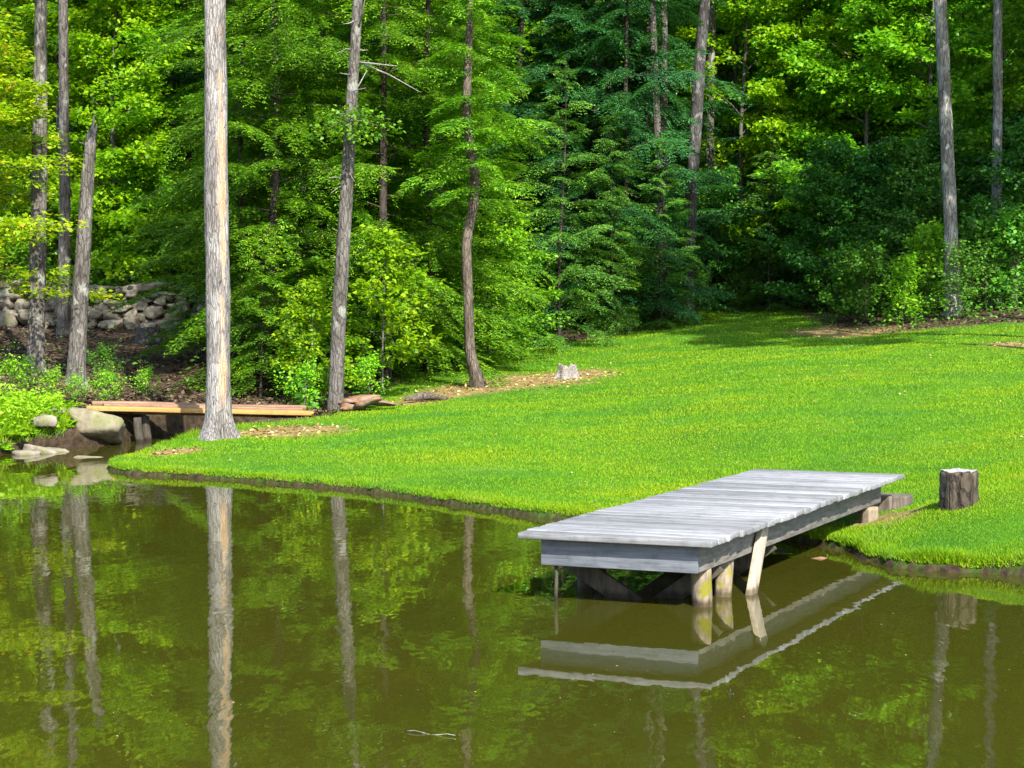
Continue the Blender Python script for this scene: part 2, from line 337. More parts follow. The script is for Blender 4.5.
# taller grass on the edge of the bank
m = 60000; k = r.integers(0, len(SH), m); t = r.random(m); p = SH[k] + (B_[k] - SH[k]) * t[:, None]
nv = np.stack([(B_ - SH)[k][:, 1], -(B_ - SH)[k][:, 0]], -1); nv = nrm(nv); off = np.abs(r.normal(0, .07, m)) + .012
for sg in (1, -1):
    q = p + sg * nv * off[:, None]
    if sg == 1: qq = q
    sdv = shore(q[:, 0], q[:, 1]); ok = (sdv > .012) & (q[:, 1] > 11) & (q[:, 1] < 24) & (np.abs(q[:, 0]) < .36 * q[:, 1]) & (lawn_at(q[:, 0], q[:, 1]) > .5)
    if ok.sum() > 500: break
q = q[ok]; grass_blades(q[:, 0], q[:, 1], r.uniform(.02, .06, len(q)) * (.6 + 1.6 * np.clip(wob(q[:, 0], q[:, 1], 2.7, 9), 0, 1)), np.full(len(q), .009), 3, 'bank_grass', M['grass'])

# ------------------------------------------------------------------ leaves, crowns, trunks
def leaf_quads(c, t, nn, L, W):
    b = np.cross(nn, t); L = np.asarray(L)[:, None]; W = np.asarray(W)[:, None]
    V = np.stack([c, c + .42 * L * t + .5 * W * b + .06 * L * nn, c + L * t - .10 * L * nn, c + .42 * L * t - .5 * W * b + .06 * L * nn], 1).reshape(-1, 3)
    return V
class Leaves:
    def __init__(s): s.V = []
    def add(s, *a): s.V.append(leaf_quads(*a))
    def mesh(s, name, mat):
        V = np.concatenate(s.V); return mesh_np(name, V, np.arange(len(V)).reshape(-1, 4), None, [mat])
def plate(lv, r, c, rad, m, L, out, droop=.22, flat=.5, thick=.06):
    rho = np.sqrt(r.random(m)) * (.35 + .65 * r.random()); ph = r.uniform(0, 2 * math.pi, m)
    e = np.stack([np.cos(ph), np.sin(ph), np.zeros(m)], -1); sq = 1 + .6 * (e @ np.array([out[0], out[1], 0.])) ** 2
    p = c + e * (rho * rad * sq)[:, None]; p[:, 2] += r.normal(0, thick, m) - droop * rad * rho ** 2 + r.normal(0, .22) * rho * (e @ np.array([-out[1], out[0], 0.])) * rad + (.25 * out[2] + r.normal(0, .2)) * rho * (e @ np.array([out[0], out[1], 0.])) * rad
    t = nrm(e * .7 + np.array([out[0], out[1], -.25]) * .7 + r.normal(0, .35, (m, 3)))
    nn = nrm(np.array([0, 0, 1.]) + r.normal(0, flat, (m, 3))); t = nrm(t - (t * nn).sum(-1, keepdims=True) * nn)
    s = r.uniform(.65, 1.25, m) * L
    lv.add(p, t, nn, s, s * r.uniform(.55, .8, m))
def deciduous(seed, H, h0, Rr, limbs, plates, per, L, mat, trunk_r=.07, lean=(0, 0), shape='layer', prad=(.32, .62), barkm='bark_grey', el=(5, 35)):
    r = np.random.default_rng(seed); lv = Leaves(); tb = MB()
    zz = np.linspace(-.2, H * .97, 16); tp = np.stack([lean[0] * (zz / H) ** 1.5 + .06 * np.sin(zz * .9 + seed) , lean[1] * (zz / H) ** 1.5 + .06 * np.cos(zz * .8), zz], -1)
    tb.tube(tp, trunk_r * np.clip(1 - .9 * zz / H, .08, 1.1), 8)
    for i in range(limbs):
        f = (i + r.random()) / limbs; z0 = h0 + (H - h0) * f * .92; az = i * 2.4 + r.normal(0, .4)
        env = Rr * ((1 - f) ** .6 * (.7 + .3 * min(1, f * 5)) if shape == 'layer' else math.sqrt(max(.05, 1 - (2 * f - 1) ** 2)))
        ln = env * r.uniform(.7, 1.2) + .25; e = R(r.uniform(*el)) + (.5 * f)
        o = np.array([math.cos(az), math.sin(az), math.tan(e)]); o /= np.linalg.norm(o)
        b0 = np.array([np.interp(z0, zz, tp[:, 0]), np.interp(z0, zz, tp[:, 1]), z0])
        s = np.linspace(0, 1, 6); lp = b0 + np.outer(s * ln, o); lp[:, 2] -= .18 * ln * s ** 2
        lp[1:] += r.normal(0, .03 * ln, (5, 3))
        tb.tube(lp, trunk_r * .32 * (1 - .8 * s) * (1 - .5 * f), 5, False)
        sd2 = np.array([-o[1], o[0], 0])
        for k in range(plates):
            q = .3 + .7 * (k + r.random()) / plates; c = np.array([np.interp(q, s, lp[:, a]) for a in range(3)])
            side = r.choice([-1, 1]) * r.uniform(.05, .42) * ln * (1.15 - q) + r.normal(0, .1); st = c.copy()
            c = c + sd2 * side + np.array([0, 0, r.normal(0, .12)])
            tb.tube([st, (st + c) / 2 + [0, 0, .03], c], [trunk_r * .1, trunk_r * .06, .004], 4, False)
            plate(lv, r, c, r.uniform(*prad), int(per * r.uniform(.6, 1.4)), L, nrm(o + sd2 * side * .6 / ln))
    return tb.mesh('trunk', [M[barkm]], True), lv.mesh('crown', mat)

def hemlock(seed, H, Rr, h0, mat, per_m=9, L=.085, W=.026, tr=.085, dense=1.15, top=None):
    r = np.random.default_rng(seed); lv = Leaves(); tb = MB()
    zz = np.linspace(-.25, H, 14); tb.tube(np.stack([.05 * np.sin(zz), .05 * np.cos(zz * .7), zz], -1), tr * np.clip(1 - .97 * zz / H, .03, 1.1), 9)
    zt = H if top is None else top
    for i in range(int((zt - h0) * per_m)):
        z0 = h0 + (zt - h0) * (i + r.random()) / ((zt - h0) * per_m); f = z0 / H; az = i * 2.4 + r.normal(0, .5)
        ln = (Rr * (1 - f) ** .75 + .12) * r.uniform(.6, 1.15); e = R(r.uniform(-22, 26) + 35 * f ** 2)
        s = np.linspace(0, 1, 8); o = np.array([math.cos(az), math.sin(az), 0]); sd2 = np.array([-o[1], o[0], 0])
        cv = r.normal(0, .12) * ln; sd2 = nrm(sd2 + np.array([0, 0, r.normal(0, .38)]))
        lp = np.outer(s * ln * math.cos(e), o) + np.outer(cv * s ** 2, sd2); lp[:, 2] = z0 + s * ln * math.sin(e) - (.12 + .30 * r.random()) * ln * s ** 2.2
        tb.tube(lp, np.maximum(.015 * (1 - s) * (1 - .6 * f) * (.5 + ln / 3), .003), 4, False)
        nb = max(6, int(ln / .068 * dense)); q = .12 + .88 * (np.arange(nb) + .5) / nb
        for sg in (-1, 1):
            for qq in q:
                if r.random() < .12: continue
                st = np.array([np.interp(qq, s, lp[:, a]) for a in range(3)])
                bl = (.10 + .38 * min(ln, 2.2) * (1 - qq) ** .8 * min(1, qq * 3.2)) * r.uniform(.45, 1.45)
                d = nrm(o * r.uniform(.55, .95) + sd2 * sg * .8 + np.array([0, 0, r.normal(-.14, .11)]))
                m = max(2, int(bl / .045)); u = (np.arange(m) + .5) / m
                ax = st + np.outer(u * bl, d); ax[:, 2] -= .34 * bl * u ** 2 + r.normal(0, .008, m)
                pd = nrm(np.cross(d, [0, 0, 1.]))
                for s2 in (-1, 1):
                    t = nrm(d * .75 + pd * s2 * .75 + r.normal(0, .16, (m, 3)) + np.array([0, 0, -.12])); nn = nrm(np.cross(d, sd2) * (1 if np.cross(d, sd2)[2] > 0 else -1) * .8 + np.array([0, 0, .4]) + r.normal(0, .2, (m, 3)))
                    t = nrm(t - (t * nn).sum(-1, keepdims=True) * nn); LL = L * r.uniform(.7, 1.2, m) * (1.05 - .5 * u)
                    lv.add(ax, t, nn, LL, np.full(m, W))
    return tb.mesh('trunk', [M['bark_shade']], True), lv.mesh('crown', mat)

def place(name, pair, label, px, d, s=1, rz=None, cat='tree', group=None, sink=0, zs=None):
    x = X(px, d); z = gz(x, d) - sink
    rz = random.uniform(0, 6.28) if rz is None else rz
    t = thing(name, label, cat, (x, d, z), rz, s if zs is None else (s, s, s * zs), group)
    ob('trunk' if cat == 'tree' else 'stem', pair[0], t); ob('crown' if cat == 'tree' else 'foliage', pair[1], t); return t
random.seed(3)

def trunk_tree(label, pix, d, w, mat, top=20, flare=.5, crown=None, bare=None, seed=0, broken=False, cut=None, cs=1.0, nk=22):
    """A trunk along the pixels it follows in the photo at distance d; returns the thing."""
    pts = np.array([P(a, b, d) for a, b in pix]); base = pts[0].copy(); base[2] = gz(base[0], base[1]); pts[0] = base
    dirn = (pts[-1] - pts[-2]) / max(1e-6, (pts[-1] - pts[-2])[2])
    if not broken: pts = np.vstack([pts, pts[-1] + dirn * (base[2] + top - pts[-1][2])])
    pts = pts - base
    zz = np.arange(-.3, pts[-1][2], .09 if d < 32 else .18); path = np.stack([np.interp(zz, pts[:, 2], pts[:, 0]), np.interp(zz, pts[:, 2], pts[:, 1]), zz], -1)
    k = np.ones(5) / 5
    for a in (0, 1):
        pz = np.pad(path[:, a], 2, mode='edge'); path[:, a] = np.convolve(pz, k, 'valid')
    w0, w1 = w; zf = pts[len(pix) - 1][2]
    rad = np.interp(zz, [0, zf, max(zf + .1, top)], [w0 / 2 * d / F, w1 / 2 * d / F, .05 if not broken else w1 / 2 * d / F])
    r = np.random.default_rng(seed + 50); ph = r.uniform(0, 6, 8); rid = r.normal(0, .022, (2 + len(zz) // 8, nk))
    def f(i, an):
        z = zz[i]; fl = flare * math.exp(-max(z, 0) / .16)
        return 1 + fl * (.75 + .45 * np.cos(3 * an + ph[0]) + .3 * np.cos(5 * an + ph[1])) + .05 * np.cos(2 * an + ph[2] + z * .8) + .03 * np.cos(3 * an + ph[3] - z * 1.7) + .025 * np.sin(z * 5 + an * 4) + .014 * r.standard_normal(len(an)) + rid[i // 8] * (1 - i % 8 / 8) + rid[i // 8 + 1] * (i % 8 / 8)
    def aF(i, an):
        if bare is None: return np.zeros(len(an))
        return bare(zz[i], an)
    tb = MB(); tb.tube(path, rad, nk, True, f, aF)
    t = thing('tree', label, 'tree', tuple(base)); ob('trunk', tb.mesh('trunk', [M[mat]], True, 'bare'), t)
    if crown:
        c = ob('crown', crown, t, (path[-1][0] * .8, path[-1][1] * .8, 0)); c.scale = (cs,) * 3; c.rotation_euler.z = seed * 1.7
    return t, path, rad, zz
def tall_crown(seed, H, h0, Rr, limbs, plates, per, L=.16):
    return deciduous(seed, H, h0, Rr, limbs, plates, per, L, M['canopy'], .1, shape='round', prad=(.5, 1.0), el=(15, 50))[1]
TC = [tall_crown(11, 20, 12.5, 3.2, 18, 6, 60), tall_crown(12, 22.5, 17, 2.0, 8, 5, 45), tall_crown(13, 19, 9, 3.6, 26, 8, 95, .18)]

T6H = hemlock(29, 9.5, 1.3, 3.15, M['hemlock'], 15, W=.026, L=.115)[1]
T4C = tall_crown(14, 16, 7.0, 1.7, 22, 6, 60, .13)
# --- the trunks that stand out
t1 = trunk_tree('grey mottled trunk at the far left above the fern bank, pale lichen on its foot', [(36, 372), (38, 250), (40, 120), (41, 0)], 28, (17, 12), 'bark_grey', crown=TC[0], seed=1)
t2 = trunk_tree('slim pale trunk between the lichen-footed trunk and the broken snag, standing by the stone wall', [(64, 328), (65, 200), (64, 100), (63, 0)], 34, (12, 9.5), 'bark_grey', crown=TC[1], seed=2)
t3 = trunk_tree('dead grey snag with a jagged broken top, standing left of the plank footbridge', [(76, 388), (80, 300), (85, 220), (89, 160), (92, 138)], 27, (18, 11), 'bark_grey', flare=.45, seed=3, broken=True)
sp = MB()
for k, (dx, hgt, rr) in enumerate(((.02, .42, .035), (-.04, .2, .04), (.05, .28, .03))):
    b = t3[1][-1]; sp.tube([b + [dx * .4, 0, -.25], b + [dx, .01, hgt * .4], b + [dx * 1.3 + .03, .0, hgt]], [rr * 1.7, rr, .008], 6)
ob('splinter', sp.mesh('splinter', [M['bark_dark']], True), t3[0])
def bare4(z, an):                        # the strip where the bark has peeled off
    c = 2.5 + .10 * np.sin(z * 1.3) + .05 * np.sin(z * 5); wdt = .30 + .17 * np.sin(z * 2.1 + 1) + .09 * np.sin(z * 9) + .06 * np.sin(z * 23)
    q = np.abs((an - c + math.pi) % (2 * math.pi) - math.pi)
    return np.clip((wdt - q) / .12, 0, 1) * np.clip((z - .35) / .2, 0, 1) * np.clip((5.2 - z) / .6, 0, 1)
t4 = trunk_tree('thick straight pale trunk on the pond lawn with a strip of bark peeled off', [(218, 436), (218, 300), (216, 150), (215, 0)], 22.8, (25, 20), 'bark_pale', flare=.85, crown=T4C, bare=bare4, seed=4, nk=40)
t5 = trunk_tree('leaning grey trunk with short dead branch stubs, beside the heap of bark slabs', [(335, 411), (340, 300), (349, 150), (358, 0)], 26.4, (15, 10), 'bark_grey', flare=.25, crown=TC[1], seed=5)
for k, (a, b, rr) in enumerate([((357, 62), (397, 66), .012), ((357, 62), (420, 92), .011), ((358, 30), (366, -5), .012), ((352, 95), (367, 70), .01), ((354, 50), (338, 53), .008), ((352, 75), (340, 73), .008), ((350, 110), (338, 113), .007), ((345, 180), (327, 178), .008),
                                ((345, 185), (331, 193), .007), ((354, 45), (368, 50), .008), ((351, 92), (366, 88), .007), ((346, 172), (355, 182), .007), ((342, 230), (332, 228), .007), ((356, 20), (343, 24), .008), ((343, 262), (330, 258), .007)]):
    p, q = P(*a, 26.4), P(*b, 26.2 + .25 * math.sin(k * 2.3)); mid = (p + q) / 2 + [0, 0, .04 * math.sin(k * 1.9)]
    mb = MB(); mb.tube(np.array([p, mid, q]) - np.array(t5[0].location), [rr * 1.4, rr, rr * .45], 6); ob('dead_branch', mb.mesh('dead_branch', [M['deadwood']], True), t5[0])
t6 = trunk_tree('crooked slender brown trunk curving up from the leaf-strewn strip of lawn', [(480, 388), (470, 355), (468, 300), (466, 238), (474, 205), (475, 170), (466, 130), (468, 60), (471, 0)], 29, (11.5, 7), 'bark_brown', top=9.3, flare=.6, crown=T6H, seed=6)
t7 = trunk_tree('tall dark trunk leaning right at the shady mouth of the grass path', [(687, 302), (692, 180), (700, 60), (705, 0)], 42, (13.5, 10.5), 'bark_dark', crown=TC[1], seed=7, cs=1.0)  # dark bark tone stands in for the shade on this trunk
t8 = trunk_tree('pale straight trunk close behind the tall leaning dark trunk', [(708, 305), (710, 120), (712, 0)], 46.5, (9, 8.5), 'bark_grey', seed=8)
t9 = trunk_tree('slim grey trunk with hanging dead twigs in front of the dark hemlocks', [(660, 305), (658, 150), (652, 0)], 41, (8, 7), 'bark_grey', seed=9, crown=TC[1])
t10 = trunk_tree('thin upright grey trunk just left of the leaning dark trunk', [(664, 305), (664, 150), (664, 0)], 41.8, (8, 6.5), 'bark_grey', seed=10)
t11 = trunk_tree('straight grey trunk rising from the bright shrubs at the right of the lawn', [(953, 312), (950, 210), (945, 100), (940, 0)], 36.5, (15, 11.5), 'bark_light', crown=TC[1], seed=11)
t12 = trunk_tree('rightmost slim pinkish grey trunk behind the dark bushes', [(995, 306), (997, 180), (998, 60), (998, 0)], 40, (10.5, 8), 'bark_light', crown=TC[1], seed=12)
t13 = trunk_tree('very thin pale trunk lost in the yellow-green leaves above the stone wall', [(119, 300), (118, 120), (117, 0)], 40, (5, 4), 'bark_pale', seed=13)
t14 = trunk_tree('pale trunk showing only high up above the dark hemlocks', [(611, 300), (610, 120), (608, 0)], 42.5, (9, 7.5), 'bark_grey', seed=14)

lv = Leaves(); r = np.random.default_rng(91); o5 = np.array(t5[0].location); bt = MB()
for px, py, dd in ((335, 118, 25.9), (352, 112, 25.8), (368, 116, 26.0), (346, 130, 25.8), (362, 132, 26.0), (326, 130, 26.1), (378, 126, 26.3)):
    c = P(px, py, dd) - o5; a = P(350, 122, 26.4) - o5; bt.tube([a, (a + c) / 2 + [0, 0, .05], c], [.012, .008, .004], 4, False); plate(lv, r, c, .28, 90, .08, nrm(c - a), .35)
bo = ob('bough', bt.mesh('bough', [M['twig']], True), t5[0]); ob('leaves', lv.mesh('leaves', M['hemlock']), bo)
# --- hemlocks
random.seed(12)
HA = hemlock(21, 15, 2.7, .5, M['hemlock'], 9, top=10.5, W=.024, L=.115)
HB = hemlock(22, 13, 2.5, .3, M['hemlock'], 9, top=10, W=.024, L=.115)
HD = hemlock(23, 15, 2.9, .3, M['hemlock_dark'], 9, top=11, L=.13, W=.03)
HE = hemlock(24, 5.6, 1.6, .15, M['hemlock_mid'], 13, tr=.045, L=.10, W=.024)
HF = hemlock(25, 3.2, 1.1, .1, M['hemlock'], 16, tr=.03)
for a in [('hemlock_tree', HA, 'broad sunlit hemlock just right of the thick pale trunk', 275, 30, 1),
          ('hemlock_tree', HB, 'bright green hemlock with feathery drooping sprays behind the stub-branched trunk', 385, 30.5, 1),
          ('hemlock_tree', HA, 'tall hemlock whose crown fills the gap between two bright hemlocks', 325, 34, 1.05),
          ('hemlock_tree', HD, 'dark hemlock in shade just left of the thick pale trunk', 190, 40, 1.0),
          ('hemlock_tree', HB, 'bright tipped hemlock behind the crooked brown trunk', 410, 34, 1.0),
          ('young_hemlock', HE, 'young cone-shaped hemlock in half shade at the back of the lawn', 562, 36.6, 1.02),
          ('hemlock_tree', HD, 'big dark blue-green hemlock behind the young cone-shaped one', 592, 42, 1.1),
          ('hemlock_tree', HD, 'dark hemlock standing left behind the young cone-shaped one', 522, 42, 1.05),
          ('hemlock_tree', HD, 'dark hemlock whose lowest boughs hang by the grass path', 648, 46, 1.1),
          ('hemlock_tree', HB, 'bright hemlock with outstretched boughs left of the young cone-shaped one', 444, 36.6, .95),
          ('hemlock_tree', HA, 'shaded hemlock behind the stone wall end', 232, 38, 1.05),
          ('young_hemlock', HF, 'small hemlock with light tips beside the plank footbridge', 300, 29.3, .95),
          ('young_hemlock', HF, 'small hemlock growing in front of the stone wall end', 196, 34.3, .6),
          ('young_hemlock', HE, 'low dark hemlock under the trees right of the grass path', 770, 45, .8),
          ('young_hemlock', HF, 'small hemlock left of the stub-branched leaning trunk', 262, 28.4, .75),
          ('hemlock_tree', HB, 'slim sunlit hemlock right beside the thick pale trunk, in front of the broad one', 245, 31.5, .85),
          ('hemlock_tree', HB, 'bright hemlock between the stub-branched trunk and the crooked brown trunk', 428, 32, .95),
          ('hemlock_tree', HA, 'sunlit hemlock half hidden behind the stub-branched leaning trunk', 352, 31.5, .8),
          ('hemlock_tree', HD, 'dark hemlock behind and right of the young cone-shaped one', 625, 41, .9),
          ('young_hemlock', HE, 'young dark hemlock to the right behind the cone-shaped one', 612, 39.5, .85),
          ('hemlock_tree', HB, 'bright hemlock behind the middle of the gap between snag and thick pale trunk', 150, 43, .9),
          ('young_hemlock', HE, 'young dark hemlock hiding the feet of the two slim grey trunks', 662, 40.2, .74),
          ('young_hemlock', HF, 'small dark-bodied hemlock at the lawn edge below the young cone-shaped one', 615, 40, .85)]:
    place(*a)
# --- leafy trees
random.seed(31)
BA = deciduous(41, 11, .8, 3.0, 40, 9, 120, .12, M['beech'])
BB = deciduous(42, 10, .4, 2.7, 40, 9, 120, .115, M['beech'])
BC = deciduous(43, 12, 1.0, 3.1, 38, 9, 115, .13, M['maple'])
MY = deciduous(44, 8, 1.6, 2.7, 30, 9, 110, .09, M['maple_yellow'], el=(-8, 12), prad=(.25, .5))
ML = deciduous(45, 9, .7, 2.5, 38, 9, 115, .11, M['maple'])
SA = deciduous(46, 3.0, .3, 1.2, 20, 5, 34, .11, M['maple'], .025, prad=(.18, .36))
SB = deciduous(47, 4.0, .2, 1.6, 32, 8, 60, .095, M['beech'], .03, prad=(.2, .4))
SBD = deciduous(48, 4.2, .15, 1.7, 32, 8, 60, .095, M['beech_shaded'], .03, prad=(.2, .4))
for a in [('maple_tree', MY, 'maple turning yellow, its layered boughs crossing the far left trunks', -48, 27.2, .95, 2.0, 'tree', None, 0, .74),
          ('maple_tree', ML, 'yellow-green maple behind the broken snag above the stone wall', 118, 38, 1.0),
          ('maple_tree', ML, 'leafy maple behind the slim pale trunk and the stone wall', 62, 39.5, 1.1),
          ('leafy_tree', BA, 'tall green leafy tree at the far left behind the yellowing maple', 5, 42, 1.1),
          ('leafy_tree', BB, 'leafy tree deep behind the stone wall left of the shaded hemlock', 185, 45, 1.1),
          ('leafy_tree', SB, 'low leafy tree behind the right part of the stone wall', 142, 37.6, .85),
          ('leafy_tree', SB, 'low leafy tree behind the left part of the stone wall', 40, 38.5, .9),
          ('maple_sapling', SA, 'maple sapling with big bright leaves right of the stub-branched trunk', 385, 28.2, .85),
          ('maple_sapling', SA, 'maple sapling with big bright leaves left of the stub-branched trunk', 312, 27.4, .62),
          ('leafy_tree', SB, 'blue-green leafy sapling behind the crooked brown trunk', 490, 33.5, .8),
          ('leafy_tree', SB, 'small leafy sapling between the two bright hemlocks at the lawn edge', 425, 33.2, .8),
          ('leafy_tree', BC, 'bright leafy tree right behind the tall leaning dark trunk', 742, 47, 1.05),
          ('leafy_tree', BA, 'leafy tree with layered boughs over the end of the grass path', 800, 48, 1.1),
          ('leafy_tree', BB, 'layered leafy tree left of the straight grey trunk by the bright shrubs', 868, 45, 1.1),
          ('leafy_tree', BA, 'layered leafy tree between the two right-hand trunks', 930, 44, 1.05),
          ('leafy_tree', BB, 'leafy tree filling the right edge behind the slim pinkish trunk', 1000, 46, 1.1),
          ('leafy_tree', BA, 'leafy tree half cut off by the right edge of the view', 1055, 42, 1.0),
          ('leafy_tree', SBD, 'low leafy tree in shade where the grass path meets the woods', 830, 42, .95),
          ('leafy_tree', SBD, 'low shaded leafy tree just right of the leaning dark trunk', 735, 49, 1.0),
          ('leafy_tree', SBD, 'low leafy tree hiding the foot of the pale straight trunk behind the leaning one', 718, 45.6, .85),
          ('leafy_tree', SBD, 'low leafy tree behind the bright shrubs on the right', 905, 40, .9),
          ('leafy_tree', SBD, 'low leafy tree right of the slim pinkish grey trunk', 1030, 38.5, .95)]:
    place(*a)
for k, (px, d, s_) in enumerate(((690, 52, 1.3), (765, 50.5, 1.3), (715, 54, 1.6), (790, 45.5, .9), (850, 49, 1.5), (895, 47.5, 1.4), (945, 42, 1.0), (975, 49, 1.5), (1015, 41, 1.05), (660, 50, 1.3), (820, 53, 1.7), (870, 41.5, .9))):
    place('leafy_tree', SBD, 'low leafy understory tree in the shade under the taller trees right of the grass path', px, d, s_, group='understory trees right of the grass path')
# --- the woods behind
LB = 'tall leafy tree of the back rows, deep in the woods behind the clearing'
for k in range(34):
    px = -60 + (k % 17) * 70 + random.uniform(-25, 25); d = (53 if k < 17 else 64) + random.uniform(-3, 4)
    place('leafy_tree', (BA, BC, BB)[k % 3], LB, px, d, random.uniform(1.25, 1.6), group='leafy trees of the deep woods')
for k in range(12):
    place('hemlock_tree', HD, 'tall dark hemlock of the back rows, deep in the woods', -40 + k * 98 + random.uniform(-30, 30), 58 + random.uniform(-4, 6), random.uniform(1.2, 1.4), group='hemlocks of the deep woods')
for k in range(16):
    place('leafy_tree', (BA, BC)[k % 2], LB, -80 + k * 80 + random.uniform(-30, 30), 82 + random.uniform(-5, 6), random.uniform(1.7, 2.1), group='leafy trees of the deep woods')
# --- tall trees right of the clearing, whose crowns throw the shade
for k, (x, y, c, sxy, sz) in enumerate(((9.5, 24.5, 2, .74, .85), (9.7, 28.2, 2, .6, .9), (11.2, 30.5, 2, .7, .8), (12.9, 34, 2, .9, .62), (14.6, 36.5, 2, 1, .62), (14.2, 41, 2, 1, .6), (17, 31, 2, 1, .9))):
    t = thing('tree', 'tall leafy tree standing right of the clearing beyond the edge of the view', 'tree', (x, y, gz(x, y)), k, (sxy, sxy, sz), group='tall trees right of the clearing')
    mb = MB(); zz = np.linspace(-.3, 16, 12); mb.tube(np.stack([0 * zz, 0 * zz, zz], -1), .19 * (1 - zz / 19), 12); ob('trunk', mb.mesh('trunk', [M['bark_grey']], True), t); ob('crown', TC[c], t)

# ------------------------------------------------------------------ the swimming dock
M['deck'] = wood('weathered_deck_boards', (.073, .071, .069), (.168, .167, .17), (.25, .251, .258), (.7, 26, 26), .62, 2.6)
M['grey_wood'] = wood('weathered_grey_timber', (.065, .06, .052), (.125, .116, .10), (.19, .178, .16), (3, 3, 26), .15, 2.0)
M['fascia'] = wood('bluish_grey_timber', (.06, .065, .075), (.108, .116, .133), (.155, .164, .177), (1.2, 3, 22), .1, 2.5)
def mossy(name, a, b, moss, thr=.55):
    n = N(name); v = n.noise(n.coord((12, 12, 3)), 2, 5, .65)
    col = n.ramp(v, [(.3, a), (.65, b)]); z = n.new('SeparateXYZ'); n.l(n.new('NewGeometry').outputs['Position'], z.inputs[0])
    wet = n.ramp(n.math('ADD', z.outputs[2], n.math('MULTIPLY', v, .05)), [(.05, (1, 1, 1)), (.085, (0, 0, 0))])
    col = n.mix(n.ramp(n.noise(n.coord((5, 5, 5)), 1.6, 4), [(thr, (0, 0, 0)), (thr + .05, (1, 1, 1))]), col, moss)
    col = n.mix(wet, col, n.mix(1, col, (.35, .32, .28), 'MULTIPLY'))
    n.bsdf(col, .85, .2, v, .6, .015); return n.m
M['mossy_post'] = mossy('mossy_log_post', (.08, .06, .038), (.24, .195, .14), (.15, .14, .015), .56)
M['pale_post'] = mossy('pale_brace_plank', (.22, .185, .135), (.36, .31, .24), (.20, .165, .07), .66)
M['dark_post'] = mossy('shade_dark_wet_timber', (.02, .017, .013), (.065, .055, .04), (.04, .045, .012), .7)  # dark colour stands in for shade under the dock; waterline band is real wetness
FL = np.array([.03, 11.57]); BLc = np.array([2.10, 15.78]); FRc = np.array([1.215, 11.10]); BRc = np.array([3.30, 15.38])
DL = 4.70; DW = 1.265
Ud = (BLc - FL + BRc - FRc); Ud = Ud / np.linalg.norm(Ud); Wd = (FRc - FL) / np.linalg.norm(FRc - FL)
def D(u, w, z): q = FL + Ud * u + Wd * w; return np.array([q[0], q[1], z])
U3 = np.array([*Ud, 0]); W3 = np.array([*Wd, 0]); Z3 = np.array([0, 0, 1.])
dk_o = D(0, 0, 0); dock = thing('swimming_dock', 'long weathered grey plank dock reaching from the lawn bank out over the pond', 'dock', tuple(dk_o))
def dpart(name, mb, mat, bev=.004, smooth=False, label=None):
    mb.V = [v - dk_o for v in mb.V]; o = ob(name, mb.mesh(name, [M[mat]], smooth), dock)
    if bev: bevel(o, bev)
    if label: o['label'] = label
    return o
# the boards are modelled along their own x axis so that the grain runs along each board
ZT = .455; rr_ = np.random.default_rng(9); mb = MB(); nb = 34; pit = DL / nb
ax = math.atan2(Wd[1], Wd[0])
for k in range(nb):
    u = (k + .5) * pit; e0, e1 = rr_.normal(0, .003), rr_.normal(0, .0045); zz = ZT - .019 + rr_.normal(0, .0018); tl = rr_.normal(0, .004)
    yo = float(Ud @ Wd) * u; yp = float(Ud @ np.array([-Wd[1], Wd[0]])) * u; c = np.array([(DW + e0 + e1) / 2 - e0 + yo, yp, zz])
    mb.box(c, ((DW + e0 + e1) / 2, tl, rr_.normal(0, .0015)), (float(Ud @ Wd) * (pit / 2 - .0038) - tl, float(Ud @ np.array([-Wd[1], Wd[0]])) * (pit / 2 - .0038), 0), (0, 0, .019))
dkb = ob('decking', mb.mesh('decking', [M['deck']]), dock); dkb.rotation_euler.z = ax; bevel(dkb, .005)
ZB = ZT - .040
mb = MB(); mb.box((0, 0, 0), (.515, 0, 0), (0, .019, 0), (0, 0, .088)); o = ob('fascia_board', mb.mesh('fascia_board', [M['fascia']]), dock); bevel(o)
p = D(.115, .118 + .515, ZB - .088) - dk_o; o.location = p; o.rotation_euler.z = ax
for w_ in (.142, .64, 1.127):
    mb = MB(); mb.box(D(2.29, w_, ZB - .088), U3 * 2.15, W3 * .02, Z3 * .088); dpart('joist', mb, 'grey_wood')
mb = MB(); mb.box(D(4.40, .635, ZB - .09), U3 * .02, W3 * .465, Z3 * .085); dpart('end_joist', mb, 'grey_wood')
def post(a, b, r0, r1, mat, name, sides=14, label=None):
    a, b = np.array(a), np.array(b); t = np.linspace(0, 1, 12); q = np.random.default_rng(int(abs(a[0] * 1000)) + 3); ph = q.uniform(0, 6, 3)
    mb = MB(); mb.tube(a + np.outer(t, b - a), np.interp(t, [0, 1], [r0, r1]), sides, True, lambda i, an: 1 + .06 * np.cos(2 * an + ph[0]) + .05 * np.cos(3 * an + ph[1] + i * .3) + .03 * q.standard_normal(len(an)))
    return dpart(name, mb, mat, 0, True, label)
post(D(.36, 1.10, -.5), D(.33, 1.09, ZB - .178), .068, .060, 'mossy_post', 'log_post', label='thick log post with a yellow moss patch at the water')
post(D(.62, 1.10, -.4), D(.90, 1.06, ZB - .01), .058, .05, 'mossy_post', 'log_post', label='tilted log post half covered with yellow moss')
post(D(.62, .20, -.5), D(.58, .21, ZB - .178), .06, .055, 'dark_post', 'log_post'); post(D(.75, .15, -.5), D(.95, .19, ZB - .05), .055, .05, 'dark_post', 'log_post')
